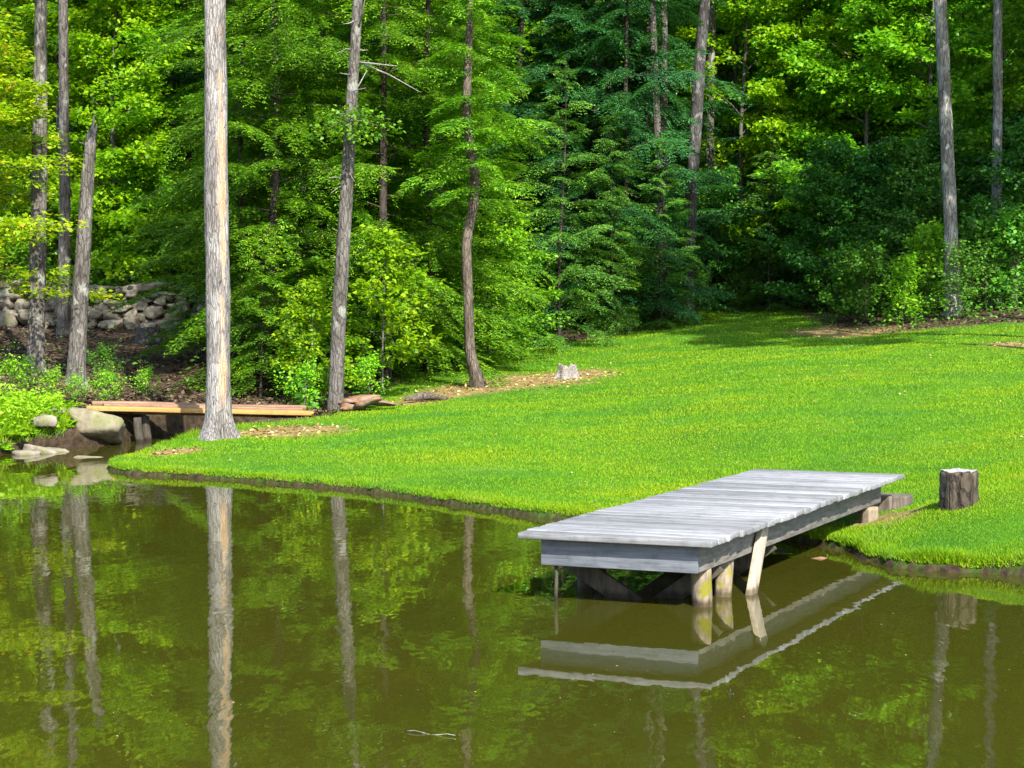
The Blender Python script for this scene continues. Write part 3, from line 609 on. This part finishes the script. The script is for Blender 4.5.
def plank(a, b, wide, thick, mat, name, wdir, label=None):
    a, b = np.array(a), np.array(b); t = nrm(b - a); wv = wdir - t * (wdir @ t); wv = nrm(wv); nv = np.cross(t, wv)
    mb = MB(); mb.box((a + b) / 2, (b - a) / 2, wv * wide / 2, nv * thick / 2); return dpart(name, mb, mat, .004, False, label)
plank(D(.64, 1.25, -.3), D(1.30, 1.172, ZB - .002), .105, .042, 'pale_post', 'slanted_brace', U3, 'pale sunlit brace plank slanting up to the side joist')
plank(D(.60, .02, -.3), D(1.25, .09, ZB - .01), .10, .04, 'dark_post', 'slanted_brace', U3)
plank(D(.44, .12, .26), D(.44, .84, -.18), .13, .04, 'dark_post', 'cross_brace', Z3); plank(D(.56, 1.12, .24), D(.56, .52, -.20), .12, .04, 'dark_post', 'cross_brace', Z3)
plank(D(1.6, .15, .24), D(1.6, .8, -.25), .12, .04, 'dark_post', 'cross_brace', Z3); plank(D(1.7, 1.1, .24), D(1.7, .45, -.25), .12, .04, 'dark_post', 'cross_brace', Z3)
post(D(.14, .20, -.4), D(.14, .205, ZB - .18), .013, .013, 'dark_post', 'pipe', 10)
post(D(4.12, 1.14, -.1), D(4.12, 1.14, ZB - .18), .075, .07, 'mossy_post', 'log_post'); post(D(4.12, .15, -.1), D(4.12, .15, ZB - .18), .07, .07, 'grey_wood', 'log_post')
post(D(2.6, .18, -.6), D(2.6, .18, ZB - .178), .06, .055, 'dark_post', 'log_post')
M['block'] = wood('cracked_timber_step', (.035, .025, .018), (.08, .06, .045), (.17, .155, .14), (20, 20, 2), .1, 2)
mb = MB(); c = D(4.86, .72, 0); g0 = gz(c[0], c[1]); mb.box(np.array([0, 0, .085]), W3 * .56, U3 * .13, Z3 * .095); mb.box(np.array([0, 0, -.055]), W3 * .50, U3 * .09, Z3 * .04)
st = ob('timber_step', mb.mesh('timber_step', [M['block']]), None, (c[0], c[1], max(g0 - .03, .08))); tag(st, 'squared timber step lying behind the shore end of the dock', 'step'); bevel(st, .01)

# ------------------------------------------------------------------ rocks, stone wall, stumps, slabs
def rock_mesh(mb, c, size, seed, rot=0, tilt=(0, 0), sub=3, nf=9, pw=5):
    r = np.random.default_rng(seed); import bmesh
    bm = bmesh.new(); bmesh.ops.create_cube(bm, size=2); bmesh.ops.subdivide_edges(bm, edges=bm.edges[:], cuts=sub, use_grid_fill=True)
    V = np.array([v.co[:] for v in bm.verts]); Fq = [[v.index for v in f.verts] for f in bm.faces]; bm.free()
    V = V / (np.abs(V) ** pw).sum(1, keepdims=True) ** (1 / pw)           # rounded box
    for _ in range(nf):                                                          # knock flat facets off it
        nn = nrm(r.normal(0, 1, 3)); h = r.uniform(.58, .92); dd = V @ nn - h; V = V - np.outer(np.clip(dd, 0, 9), nn)
    ph = r.uniform(0, 6, 6)
    V = V * (1 + .05 * np.sin(V[:, [1]] * 4 + ph[0]) + .05 * np.sin(V[:, [2]] * 5 + ph[1]) + .04 * np.sin(V[:, [0]] * 6 + ph[2])) + r.normal(0, .018, V.shape)
    V = V * (np.array(size) / 2)
    ca, sa = math.cos(tilt[0]), math.sin(tilt[0]); V = V @ np.array([[ca, 0, -sa], [0, 1, 0], [sa, 0, ca]])
    ca, sa = math.cos(tilt[1]), math.sin(tilt[1]); V = V @ np.array([[1, 0, 0], [0, ca, sa], [0, -sa, ca]])
    ca, sa = math.cos(rot), math.sin(rot); V = V @ np.array([[ca, sa, 0], [-sa, ca, 0], [0, 0, 1]])
    mb.add(V + np.array(c), Fq)
def stone(name, a, b, c_, lich, scale=7):
    n = N(name); g = n.new('NewGeometry'); co = n.coord()
    v = n.noise(co, scale, 6, .65); col = n.ramp(v, [(.3, a), (.55, b), (.75, c_)])
    k = n.math('MULTIPLY_ADD', g.outputs['Random Per Island'], .7, .65); cm = n.new('CombineColor'); [n.l(k, cm.inputs[i]) for i in range(3)]
    col = n.mix(1, col, cm.outputs[0], 'MULTIPLY'); col = n.mix(n.ramp(n.noise(co, 3.2, 4), [(.55, (0, 0, 0)), (.66, (.8,) * 3)]), col, lich)
    n.bsdf(col, .9, .2, v, .7, .03); return n.m
M['stone'] = stone('field_stone', (.07, .06, .045), (.17, .148, .112), (.27, .24, .19), (.10, .11, .045))
M['tan_stone'] = stone('tan_boulder', (.075, .064, .04), (.155, .136, .09), (.23, .208, .15), (.10, .11, .035), 6)
M['slab'] = stone('reddish_bark_slab', (.08, .045, .028), (.19, .105, .062), (.28, .175, .115), (.17, .13, .10), 8)
# dry stone wall
wl = MB(); r = np.random.default_rng(77); yw = 36.2
xs0, xs1 = -13.5, -5.3; lo = min(gz(x, yw - .3) for x in np.linspace(xs0, xs1, 8)); k = 0
courses = [(.0, .26), (.21, .22), (.39, .18), (.53, .15), (.65, .14), (.77, .13)]
for ci, (zc, hc) in enumerate(courses):
    x = xs0 + r.uniform(0, .2)
    while x < xs1 - (ci * .25):
        wdt = r.uniform(.22, .60) * (1.5 if ci in (0, 5) else 1) * (1 if r.random() > .25 else .55); h = hc * r.uniform(.85, 1.35)
        rock_mesh(wl, (x + wdt / 2, yw + r.normal(0, .05) + .03 * ci, gz(x, yw) + zc + hc / 2 - .06 + r.normal(0, .015)), (wdt * 1.12, r.uniform(.4, .6), h * 1.12), k, r.normal(0, .12), (r.normal(0, .06), r.normal(0, .06)), 4, 7, 12); x += wdt * .97; k += 1
for q in range(26):                      # fallen stones along its foot
    x = r.uniform(xs0, xs1 + .6); wdt = r.uniform(.15, .45); rock_mesh(wl, (x, yw - .45 - abs(r.normal(0, .15)), gz(x, yw - .5) + .06), (wdt, wdt * .8, wdt * .6), 300 + q, r.uniform(0, 3), (r.normal(0, .2), r.normal(0, .2)), 3)
tag(ob('dry_stone_wall', wl.mesh('dry_stone_wall', [M['stone']])), 'low dry stone wall of rough grey field stones behind the shaded leaf slope', 'stone wall')
for (px, d, sz, m, rot, tl, zo, lab) in [
        (94, 23.75, (.68, .5, .34), 'tan_stone', .1, (.24, -.2), .0, 'large tan boulder carrying the left end of the plank footbridge'),
        (42, 23.1, (.30, .26, .20), 'stone', .4, (.1, .1), .14, 'rounded grey rock under the ferns left of the tan boulder'),
        (55, 23.6, (.26, .2, .16), 'stone', 1.0, (-.2, .1), .17, 'small bluish grey rock touching the ferns behind the rounded grey rock'),
        (40, 22.75, (.46, .26, .17), 'stone', -.15, (.3, 0), .05, 'long flat rock slanting into the pond under the fern bank'),
        (57, 22.95, (.36, .26, .15), 'stone', .3, (.12, 0), .01, 'low flat rock at the waterline between slanting rock and tan boulder'),
        (24, 22.5, (.32, .26, .15), 'stone', .8, (.05, 0), .02, 'dark wet rock leftmost at the waterline under the ferns'),
        (90, 22.1, (.5, .34, .16), 'tan_stone', .2, (.08, 0), -.02, 'half sunken flat rock in the creek mouth before the tan boulder'),
        (821, 13.55, (.17, .10, .10), 'slab', .2, (.1, 0), .01, 'small reddish stone in the water by the shaded dock side')]:
    mb = MB(); rock_mesh(mb, (0, 0, 0), sz, int(px * 7 + d), rot, tl, 5, 6); o = ob('rock', mb.mesh('rock', [M[m]]), None, (X(px, d), d, max(gz(X(px, d), d), -.05) + zo)); tag(o, lab, 'rock')
# bark slabs
def slab(px, d, L, Wd_, th, rot, tl, zo, lab, seed, mat='slab'):
    mb = MB(); rock_mesh(mb, (0, 0, 0), (L, Wd_, th), seed, rot, tl, 4); o = ob('bark_slab', mb.mesh('bark_slab', [M[mat]]), None, (X(px, d), d, gz(X(px, d), d) + zo)); tag(o, lab, 'bark slab', 'bark slabs heaped on the lawn')
slab(352, 26.3, .46, .4, .12, .2, (.05, -.1), .05, 'flat bark slab at the bottom left of the heap, against the leaning trunk', 501)
slab(346, 26.35, .34, .33, .10, -.3, (-.08, -.1), .13, 'small bark slab lying on top of the heap against the leaning trunk', 502)
slab(367, 26.15, .42, .40, .10, .5, (-.22, -.25), .13, 'reddish slab leaning on the middle of the heap, its broad face in the sun', 503)
slab(381, 26.3, .42, .3, .10, -.35, (.12, -.1), .10, 'long bark slab sloping down at the right end of the heap', 504)
slab(362, 26.6, .52, .4, .12, .1, (0, .05), .15, 'wide bark slab at the back of the heap', 505)
mb = MB(); t = np.linspace(0, 1, 9); q = np.stack([-.33 + .66 * t, .02 * np.sin(t * 5), .03 + .05 * t + .03 * np.sin(t * 4)], -1); mb.tube(q, .055 * np.sin(.35 + t * 2.4), 9, True, lambda i, an: 1 + .25 * np.cos(2 * an + i) + .1 * np.sin(5 * an))
o = ob('driftwood', mb.mesh('driftwood', [M['bark_brown']], True), None, (X(426, 27.2), 27.2, gz(X(426, 27.2), 27.2))); o.rotation_euler.z = .2; tag(o, 'broken weathered branch lying on the leaf litter right of the bark slabs', 'branch')
# stumps
M['stump_bark'] = bark('stump_bark', (.010, .008, .006), (.085, .068, .05), (9, 9, 1.6), bs=1)
M['stump_top'] = wood('cut_stump_top', (.15, .135, .12), (.25, .235, .215), (.33, .32, .31), (8, 8, 8), .1, 2)
def stump(px, d, dia, h, lab, seed, mat, topm, flare=.15, jag=.02, hollow=0, zo=0):
    r = np.random.default_rng(seed); x = X(px, d); nk = 36; an = np.arange(nk) / nk * 6.2832; zz = np.concatenate([np.linspace(-.08, h - .02, 14), [h - .005, h]])
    ph = r.uniform(0, 6, 5); mb = MB(); prof = 1 + .06 * np.cos(2 * an + ph[0]) + .06 * np.cos(3 * an + ph[1]) + .03 * np.cos(7 * an + ph[2])
    jg = jag * (np.sin(an * 4 + ph[3]) + .6 * np.sin(an * 9 + ph[4])); V = []
    for i, z in enumerate(zz):
        q = dia / 2 * (prof + .025 * r.standard_normal(nk)) * (1 + flare * math.exp(-max(z, 0) / .07) * (1 + .6 * np.cos(5 * an + ph[0]))) * (1 if i < 14 else (.975 if i == 14 else .93))
        zc = z + jg * max(0, z / h) ** 3 if z > 0 else np.full(nk, z)
        V.append(np.stack([q * np.cos(an), q * np.sin(an), zc], -1))
    V = np.concatenate(V); i = np.arange(len(zz) - 1)[:, None] * nk; j = np.arange(nk)[None]; k = (j + 1) % nk
    mb.add(V, np.stack([i + j, i + k, i + nk + k, i + nk + j], -1).reshape(-1, 4))
    t = thing('tree_stump', lab, 'stump', (x, d, gz(x, d) + zo), 0); ob('stump_bark', mb.mesh('stump_bark', [M[mat]], True), t)
    mb = MB(); rings = [.93, .6, .3]; V = [np.stack([dia / 2 * prof * q * np.cos(an), dia / 2 * prof * q * np.sin(an), h + jg * (1 if q > .9 else .5) - hollow * (1 - q) + .004 + r.normal(0, .003, nk)], -1) for q in rings] + [np.array([[0, 0, h - hollow * .9 + .004]])]
    V = np.concatenate(V); Q = [[a * nk + b, a * nk + (b + 1) % nk, (a + 1) * nk + (b + 1) % nk, (a + 1) * nk + b] for a in range(2) for b in range(nk)]; T = [[2 * nk + b, 2 * nk + (b + 1) % nk, 3 * nk] for b in range(nk)]
    mb.add(V, Q, T); ob('cut_top', mb.mesh('cut_top', [M[topm]], True), t); return t
stump(961, 14.15, .295, .262, 'round upright cut log with dark bark standing on the grass right of the dock', 5, 'stump_bark', 'stump_top', .02, .004)
stump(567, 29.9, .30, .21, 'low grey split stump in the leaf litter on the upper lawn', 8, 'deadwood', 'deadwood', .5, .026, .10)
stump(149, 33.6, .40, .26, 'dark mossy stump in shade below the stone wall', 11, 'bark_dark', 'bark_dark', .3, .02, .03)

# ------------------------------------------------------------------ plank footbridge
M['new_plank'] = wood('yellow_new_lumber', (.16, .09, .025), (.27, .16, .042), (.34, .225, .08), (1.2, 20, 20), .1, 1.6)
M['old_plank'] = wood('reddish_old_plank', (.09, .048, .03), (.18, .10, .06), (.27, .17, .115), (1.0, 18, 18), .3, 1.8)
pa, pb = P(86, 411, 24.2), P(312, 416, 25.2); mid = (pa + pb) / 2; br = thing('plank_footbridge', 'footbridge of long planks over the creek mouth, its front timber fresh and yellow', 'footbridge', tuple(mid), math.atan2(pb[1] - pa[1], pb[0] - pa[0]))
hl = np.linalg.norm(pb - pa) / 2; sl_ = (pb[2] - pa[2]) / 2
def bpart(name, y, z, wd, th, l0, l1, mat, wav=0):
    mb = MB(); t = np.linspace(l0, l1, 9); V = []
    for q in t:
        zc = z + sl_ * q / hl + wav * math.sin(q * 3 + y * 9); V += [[q, y - wd / 2, zc - th], [q, y + wd / 2, zc - th], [q, y + wd / 2, zc], [q, y - wd / 2, zc]]
    Q = [[i * 4 + a, i * 4 + (a + 1) % 4, i * 4 + 4 + (a + 1) % 4, i * 4 + 4 + a] for i in range(8) for a in range(4)] + [[3, 2, 1, 0], [32, 33, 34, 35]]
    mb.add(V, Q); bevel(ob(name, mb.mesh(name, [M[mat]]), br), .008)
bpart('beam', 0, .07, .20, .062, -hl, hl, 'new_plank'); bpart('plank', .22, .10, .17, .06, -hl + .25, hl - .1, 'old_plank', .006); bpart('plank', .41, .115, .16, .06, -hl + .12, hl, 'old_plank', .008); bpart('beam', .56, .06, .1, .12, -hl + .1, hl - .1, 'old_plank')
for px, dd in ((138, 24.35), (146, 24.6)):
    a = np.array([X(px, dd), dd]); mb = MB(); t = np.linspace(0, 1, 7); zt = mid[2] - .03; zz = -.35 + t * (zt + .35); mb.tube(np.stack([0 * t + .02 * np.sin(t * 5), 0 * t, zz - mid[2]], -1), .055, 10, True, lambda i, an: 1 + .1 * np.cos(2 * an + i))
    o = ob('support_post', mb.mesh('support_post', [M['dark_post']], True), br); o.matrix_local = br.matrix_basis.inverted() @ Matrix.Translation((a[0], a[1], mid[2]))

# ------------------------------------------------------------------ ferns, shrubs, undergrowth
def fern(seed, m=11, L=.55, wd=.16):
    r = np.random.default_rng(seed); V = []; 
    for i in range(m):
        az = i * 2.4 + r.normal(0, .3); ln = L * r.uniform(.6, 1.15); up = r.uniform(.5, 1.15); n_ = 15; u = (np.arange(n_) + .6) / n_
        o = np.array([math.cos(az), math.sin(az), 0]); sd2 = np.array([-o[1], o[0], 0]); hz = ln * u * math.cos(up); vz = ln * (u * math.sin(up) - .55 * u ** 2.4)
        ax = np.outer(hz, o); ax[:, 2] += vz; tg = nrm(np.gradient(ax, axis=0)); nn = nrm(np.cross(np.tile(sd2, (n_, 1)), tg) * -1); nn[nn[:, 2] < 0] *= -1
        wl_ = wd * np.sin(np.clip(u * 1.05 + .12, 0, 1) * math.pi) ** .7 * r.uniform(.8, 1.2)
        for sg in (-1, 1):
            t = nrm(sd2 * sg + tg * .45 + r.normal(0, .08, (n_, 3))); V.append(leaf_quads(ax, t, nn, wl_, np.full(n_, ln / n_ * 1.1)))
    V = np.concatenate(V); return mesh_np('fern', V, np.arange(len(V)).reshape(-1, 4), None, [M['fern']])
FA, FB = fern(1), fern(2, 9, .42)
def shrub(seed, H, Rr, mat, L=.07, limbs=16, per=30): return deciduous(seed, H, .08, Rr, limbs, 4, per, L, M[mat], .018, prad=(.12, .26), el=(25, 60), shape='round', barkm='twig')
SG = shrub(61, 1.1, .65, 'shrub'); SY = shrub(62, 1.2, .6, 'shrub_bright', .075); SW = shrub(63, .55, .4, 'shrub_bright', .055, 12, 22); SD = shrub(64, 1.3, .8, 'shrub', .09, 18, 32)
random.seed(8)
for a in [('shrub', SD, 'round leaved dark shrub at the right end of the grass path', 868, 37.6, .95), ('shrub', SY, 'bright yellow-green shrub before the straight grey trunk on the right', 905, 36.5, .9),
          ('shrub', SY, 'taller bright shrub reaching up left of the straight grey trunk', 930, 37.8, 1.25), ('shrub', SG, 'dark green shrub at the foot of the straight grey trunk', 958, 35.9, 1.0),
          ('shrub', SD, 'dark shrub between the two right-hand trunks', 985, 37.2, 1.1), ('shrub', SD, 'dark shrub cut off by the right edge above the lawn crest', 1020, 37, 1.2),
          ('shrub', SG, 'shaded shrub at the foot of the tall leaning dark trunk', 676, 41.2, .8), ('shrub', SG, 'low green shrub right of the leaning dark trunk beside the shaded grass', 700, 42.2, .75),
          ('shrub', SD, 'dark shrub left of the round leaved one by the bare soil', 842, 38.4, .9), ('shrub', SG, 'green shrub in shade at the lawn edge left of the leaning dark trunk', 648, 40.6, .8),
          ('shrub', SY, 'bright leafy bush behind the crooked brown trunk at the lawn edge', 520, 37.3, .5), ('shrub', SY, 'bright leafy bush just right of the crooked brown trunk', 498, 36.3, .45),
          ('shrub', SW, 'low bright bush left of the crooked brown trunk at the lawn edge', 440, 35.2, .9), ('shrub', SW, 'low bright bush nearest the bark slab heap', 398, 31.2, .9),
          ('shrub', SW, 'green leafy weed clump left of the leaning stub-branched trunk', 305, 26.6, .8), ('shrub', SW, 'leafy weed clump behind the bark slab heap', 372, 27.8, .8),
          ('shrub', SG, 'bluish green leafy plant in front of the lichen-footed trunk', 28, 26.2, .32), ('shrub', SW, 'leafy weed clump between the lichen-footed trunk and the snag', 55, 25.4, .55),
          ('shrub', SW, 'leafy weed clump at the foot of the broken snag', 80, 25.6, .45), ('shrub', SW, 'leafy weed clump at the left frame edge on the fern bank', 3, 25.0, .7),
          ('shrub', SW, 'small pale leafy sprig behind the left end of the footbridge', 111, 25.6, .55), ('shrub', SG, 'small dark leafy plant on the shaded leaf slope', 106, 27.6, .45),
          ('shrub', SW, 'small leafy plant on the shaded slope above the footbridge', 148, 27.2, .5)]:
    place(*a, cat='shrub')
fl = 0
for k, (px, d, s_, lab) in enumerate([(8, 23.2, .75, 'yellow-green fern leftmost on the pond bank'), (24, 23.8, .8, 'yellow-green fern between the leftmost fern and the grey rocks'), (40, 24.2, .85, 'tall fern above the rounded grey rock'),
        (60, 24.3, .8, 'fern above the low flat rock at the waterline'), (72, 23.6, .55, 'small fern drooping between the rocks and the tan boulder'), (18, 24.9, .9, 'fern in the second row behind the leftmost ferns'), (48, 25.1, .9, 'fern behind the tall fern below the lichen-footed trunk'),
        (66, 25.0, .6, 'fern just left of the footbridge end'), (4, 22.6, .6, 'small fern leaning over the water at the far left'), (14, 22.75, .6, 'small fern beside the dark wet rock at the waterline'), (66, 23.5, .6, 'fern hanging over the low flat rock'), (-6, 23.9, .9, 'fern cut off by the left edge on the pond bank'), (30, 22.95, .5, 'small fern hanging over the grey rocks'), (515, 37.0, .9, 'tall fern clump at the lawn edge right of the crooked trunk'), (545, 37.3, .8, 'fern clump under the young cone-shaped hemlock'),
        (482, 36.0, .8, 'fern clump behind the crooked trunk'), (712, 41.5, .9, 'fern clump right of the leaning dark trunk foot'), (690, 40.9, .9, 'fern clump in front of the leaning dark trunk'), (458, 35.6, .7, 'fern clump left of the crooked trunk')]):
    x = X(px, d); t = ob('fern', FA if k % 2 else FB, None, (x, d, gz(x, d))); t.rotation_euler.z = k * 1.3; t.scale = (s_,) * 3; tag(t, lab, 'fern')
# undergrowth: low leaves along the edge of the wood and on the fern bank
def scatter_leaves(name, x, y, z0, z1, L, mat, seed, flat=.5):
    r = np.random.default_rng(seed); m = len(x); c = np.stack([x, y, ground_z(x, y) + r.uniform(0, 1, m) ** 1.5 * (z1 - z0) + z0], -1)
    az = r.uniform(0, 6.28, m); nn = nrm(np.array([0, 0, 1.]) + r.normal(0, flat, (m, 3))); t = np.stack([np.cos(az), np.sin(az), 0 * az], -1); t = nrm(t - (t * nn).sum(-1, keepdims=True) * nn); s = L * r.uniform(.6, 1.3, m)
    V = leaf_quads(c, t, nn, s, s * .65); return kind(ob(name, mesh_np(name, V, np.arange(len(V)).reshape(-1, 4), None, [M[mat]])), 'stuff')
r = np.random.default_rng(15)
m = 90000; y = 1 / (1 / 26 - r.random(m) * (1 / 26 - 1 / 70)); x = y * r.uniform(-.32, .36, m); lw = poly_sd(LAWN, x, y); clump = .5 + .5 * wob(x, y, 1.1, 7)
ok = (lw < -.1) & (r.random(m) < np.clip(clump, .08, 1) * np.where(x < -3.2, np.where(y < 36.8, .035, 1), 1)); scatter_leaves('undergrowth', x[ok], y[ok], .02, .45, .09, 'shrub', 16)
m = 45000; y = r.uniform(21.6, 26.3, m); x = y * r.uniform(-.32, -.22, m); s = shore(x, y); ok = (s > .04) & (x < -5.0) & ((x < -.245 * y) | (y < 23.3)) & (poly_sd(LAWN, x, y) < 0) & (r.random(m) < np.clip(1.0 - (y - 23.4) * .7, 0, 1)); scatter_leaves('weeds', x[ok], y[ok], .02, .34, .06, 'fern', 17)
y = r.uniform(21.6, 25.6, 60000); x = y * r.uniform(-.32, -.215, 60000); s = shore(x, y); ok = (s > .02) & (x < -5.0) & ((x < -.243 * y) | (y < 23.3)) & (r.random(60000) < np.clip(1.4 - (y - 22.9), 0, 1)); grass_blades(x[ok], y[ok], r.uniform(.08, .28, ok.sum()), np.full(ok.sum(), .011), 4, 'bank_weeds', M['grass'])
n = N('fallen_leaves'); g = n.new('NewGeometry'); n.bsdf(n.ramp(g.outputs['Random Per Island'], [(0, (.024, .016, .01)), (.5, (.062, .04, .022)), (.85, (.12, .08, .045)), (1, (.20, .155, .095))]), .8, .2); M['fallen'] = n.m
m = 70000; y = 1 / (1 / 25 - r.random(m) * (1 / 25 - 1 / 60)); x = y * r.uniform(-.32, .34, m); ok = (lawn_at(x, y) < .5) & (shore(x, y) > .1); scatter_leaves('fallen_leaves', x[ok], y[ok], .004, .03, .075, 'fallen', 18, .35)
n = N('leaf_litter'); g = n.new('NewGeometry'); n.bsdf(n.ramp(g.outputs['Random Per Island'], [(0, (.10, .06, .025)), (.45, (.22, .14, .05)), (.8, (.36, .27, .08)), (1, (.42, .36, .2))]), .8, .15); M['litter'] = n.m
m = 60000; y = 1 / (1 / 21 - r.random(m) * (1 / 21 - 1 / 38)); x = y * r.uniform(-.2, .3, m); ok = r.random(m) < dry_at(x, y) * .4; scatter_leaves('leaf_litter', x[ok], y[ok], .004, .025, .055, 'litter', 19, .35)
mb = MB(); p = wpt(405, 736); q = wpt(455, 741); t = np.linspace(0, 1, 7)[:, None]; mb.tube(np.hstack([np.array(p) + t * (np.array(q) - p), .004 + .006 * np.sin(t * 9)]), np.linspace(.0028, .0012, 7), 6)
tag(ob('floating_twig', mb.mesh('floating_twig', [M['deadwood']], True)), 'thin pale twig floating on the pond in the foreground water', 'twig')

r = np.random.default_rng(44); m = 260; y = 1 / (1 / 7.8 - r.random(m) * (1 / 7.8 - 1 / 22)); x = y * r.uniform(-.29, .29, m); ok = shore(x, y) < -.05
x, y = x[ok], y[ok]; m = len(x); az = r.uniform(0, 6.28, m); c = np.stack([x, y, np.full(m, .005)], -1); t = np.stack([np.cos(az), np.sin(az), 0 * az], -1); L_ = r.uniform(.005, .016, m)
V = leaf_quads(c, t, np.tile([0, 0, 1.], (m, 1)), L_, L_ * .6); kind(ob('floating_leaves', mesh_np('floating_leaves', V, np.arange(len(V)).reshape(-1, 4), None, [M['litter']])), 'stuff')
m = 420; y = r.uniform(13, 38, m); x = y * r.uniform(-.2, .29, m); ok = (lawn_at(x, y) > .9) & (shore(x, y) > .2); scatter_leaves('leaves_on_lawn', x[ok], y[ok],   .015, .03, .035, 'litter', 45, .3)
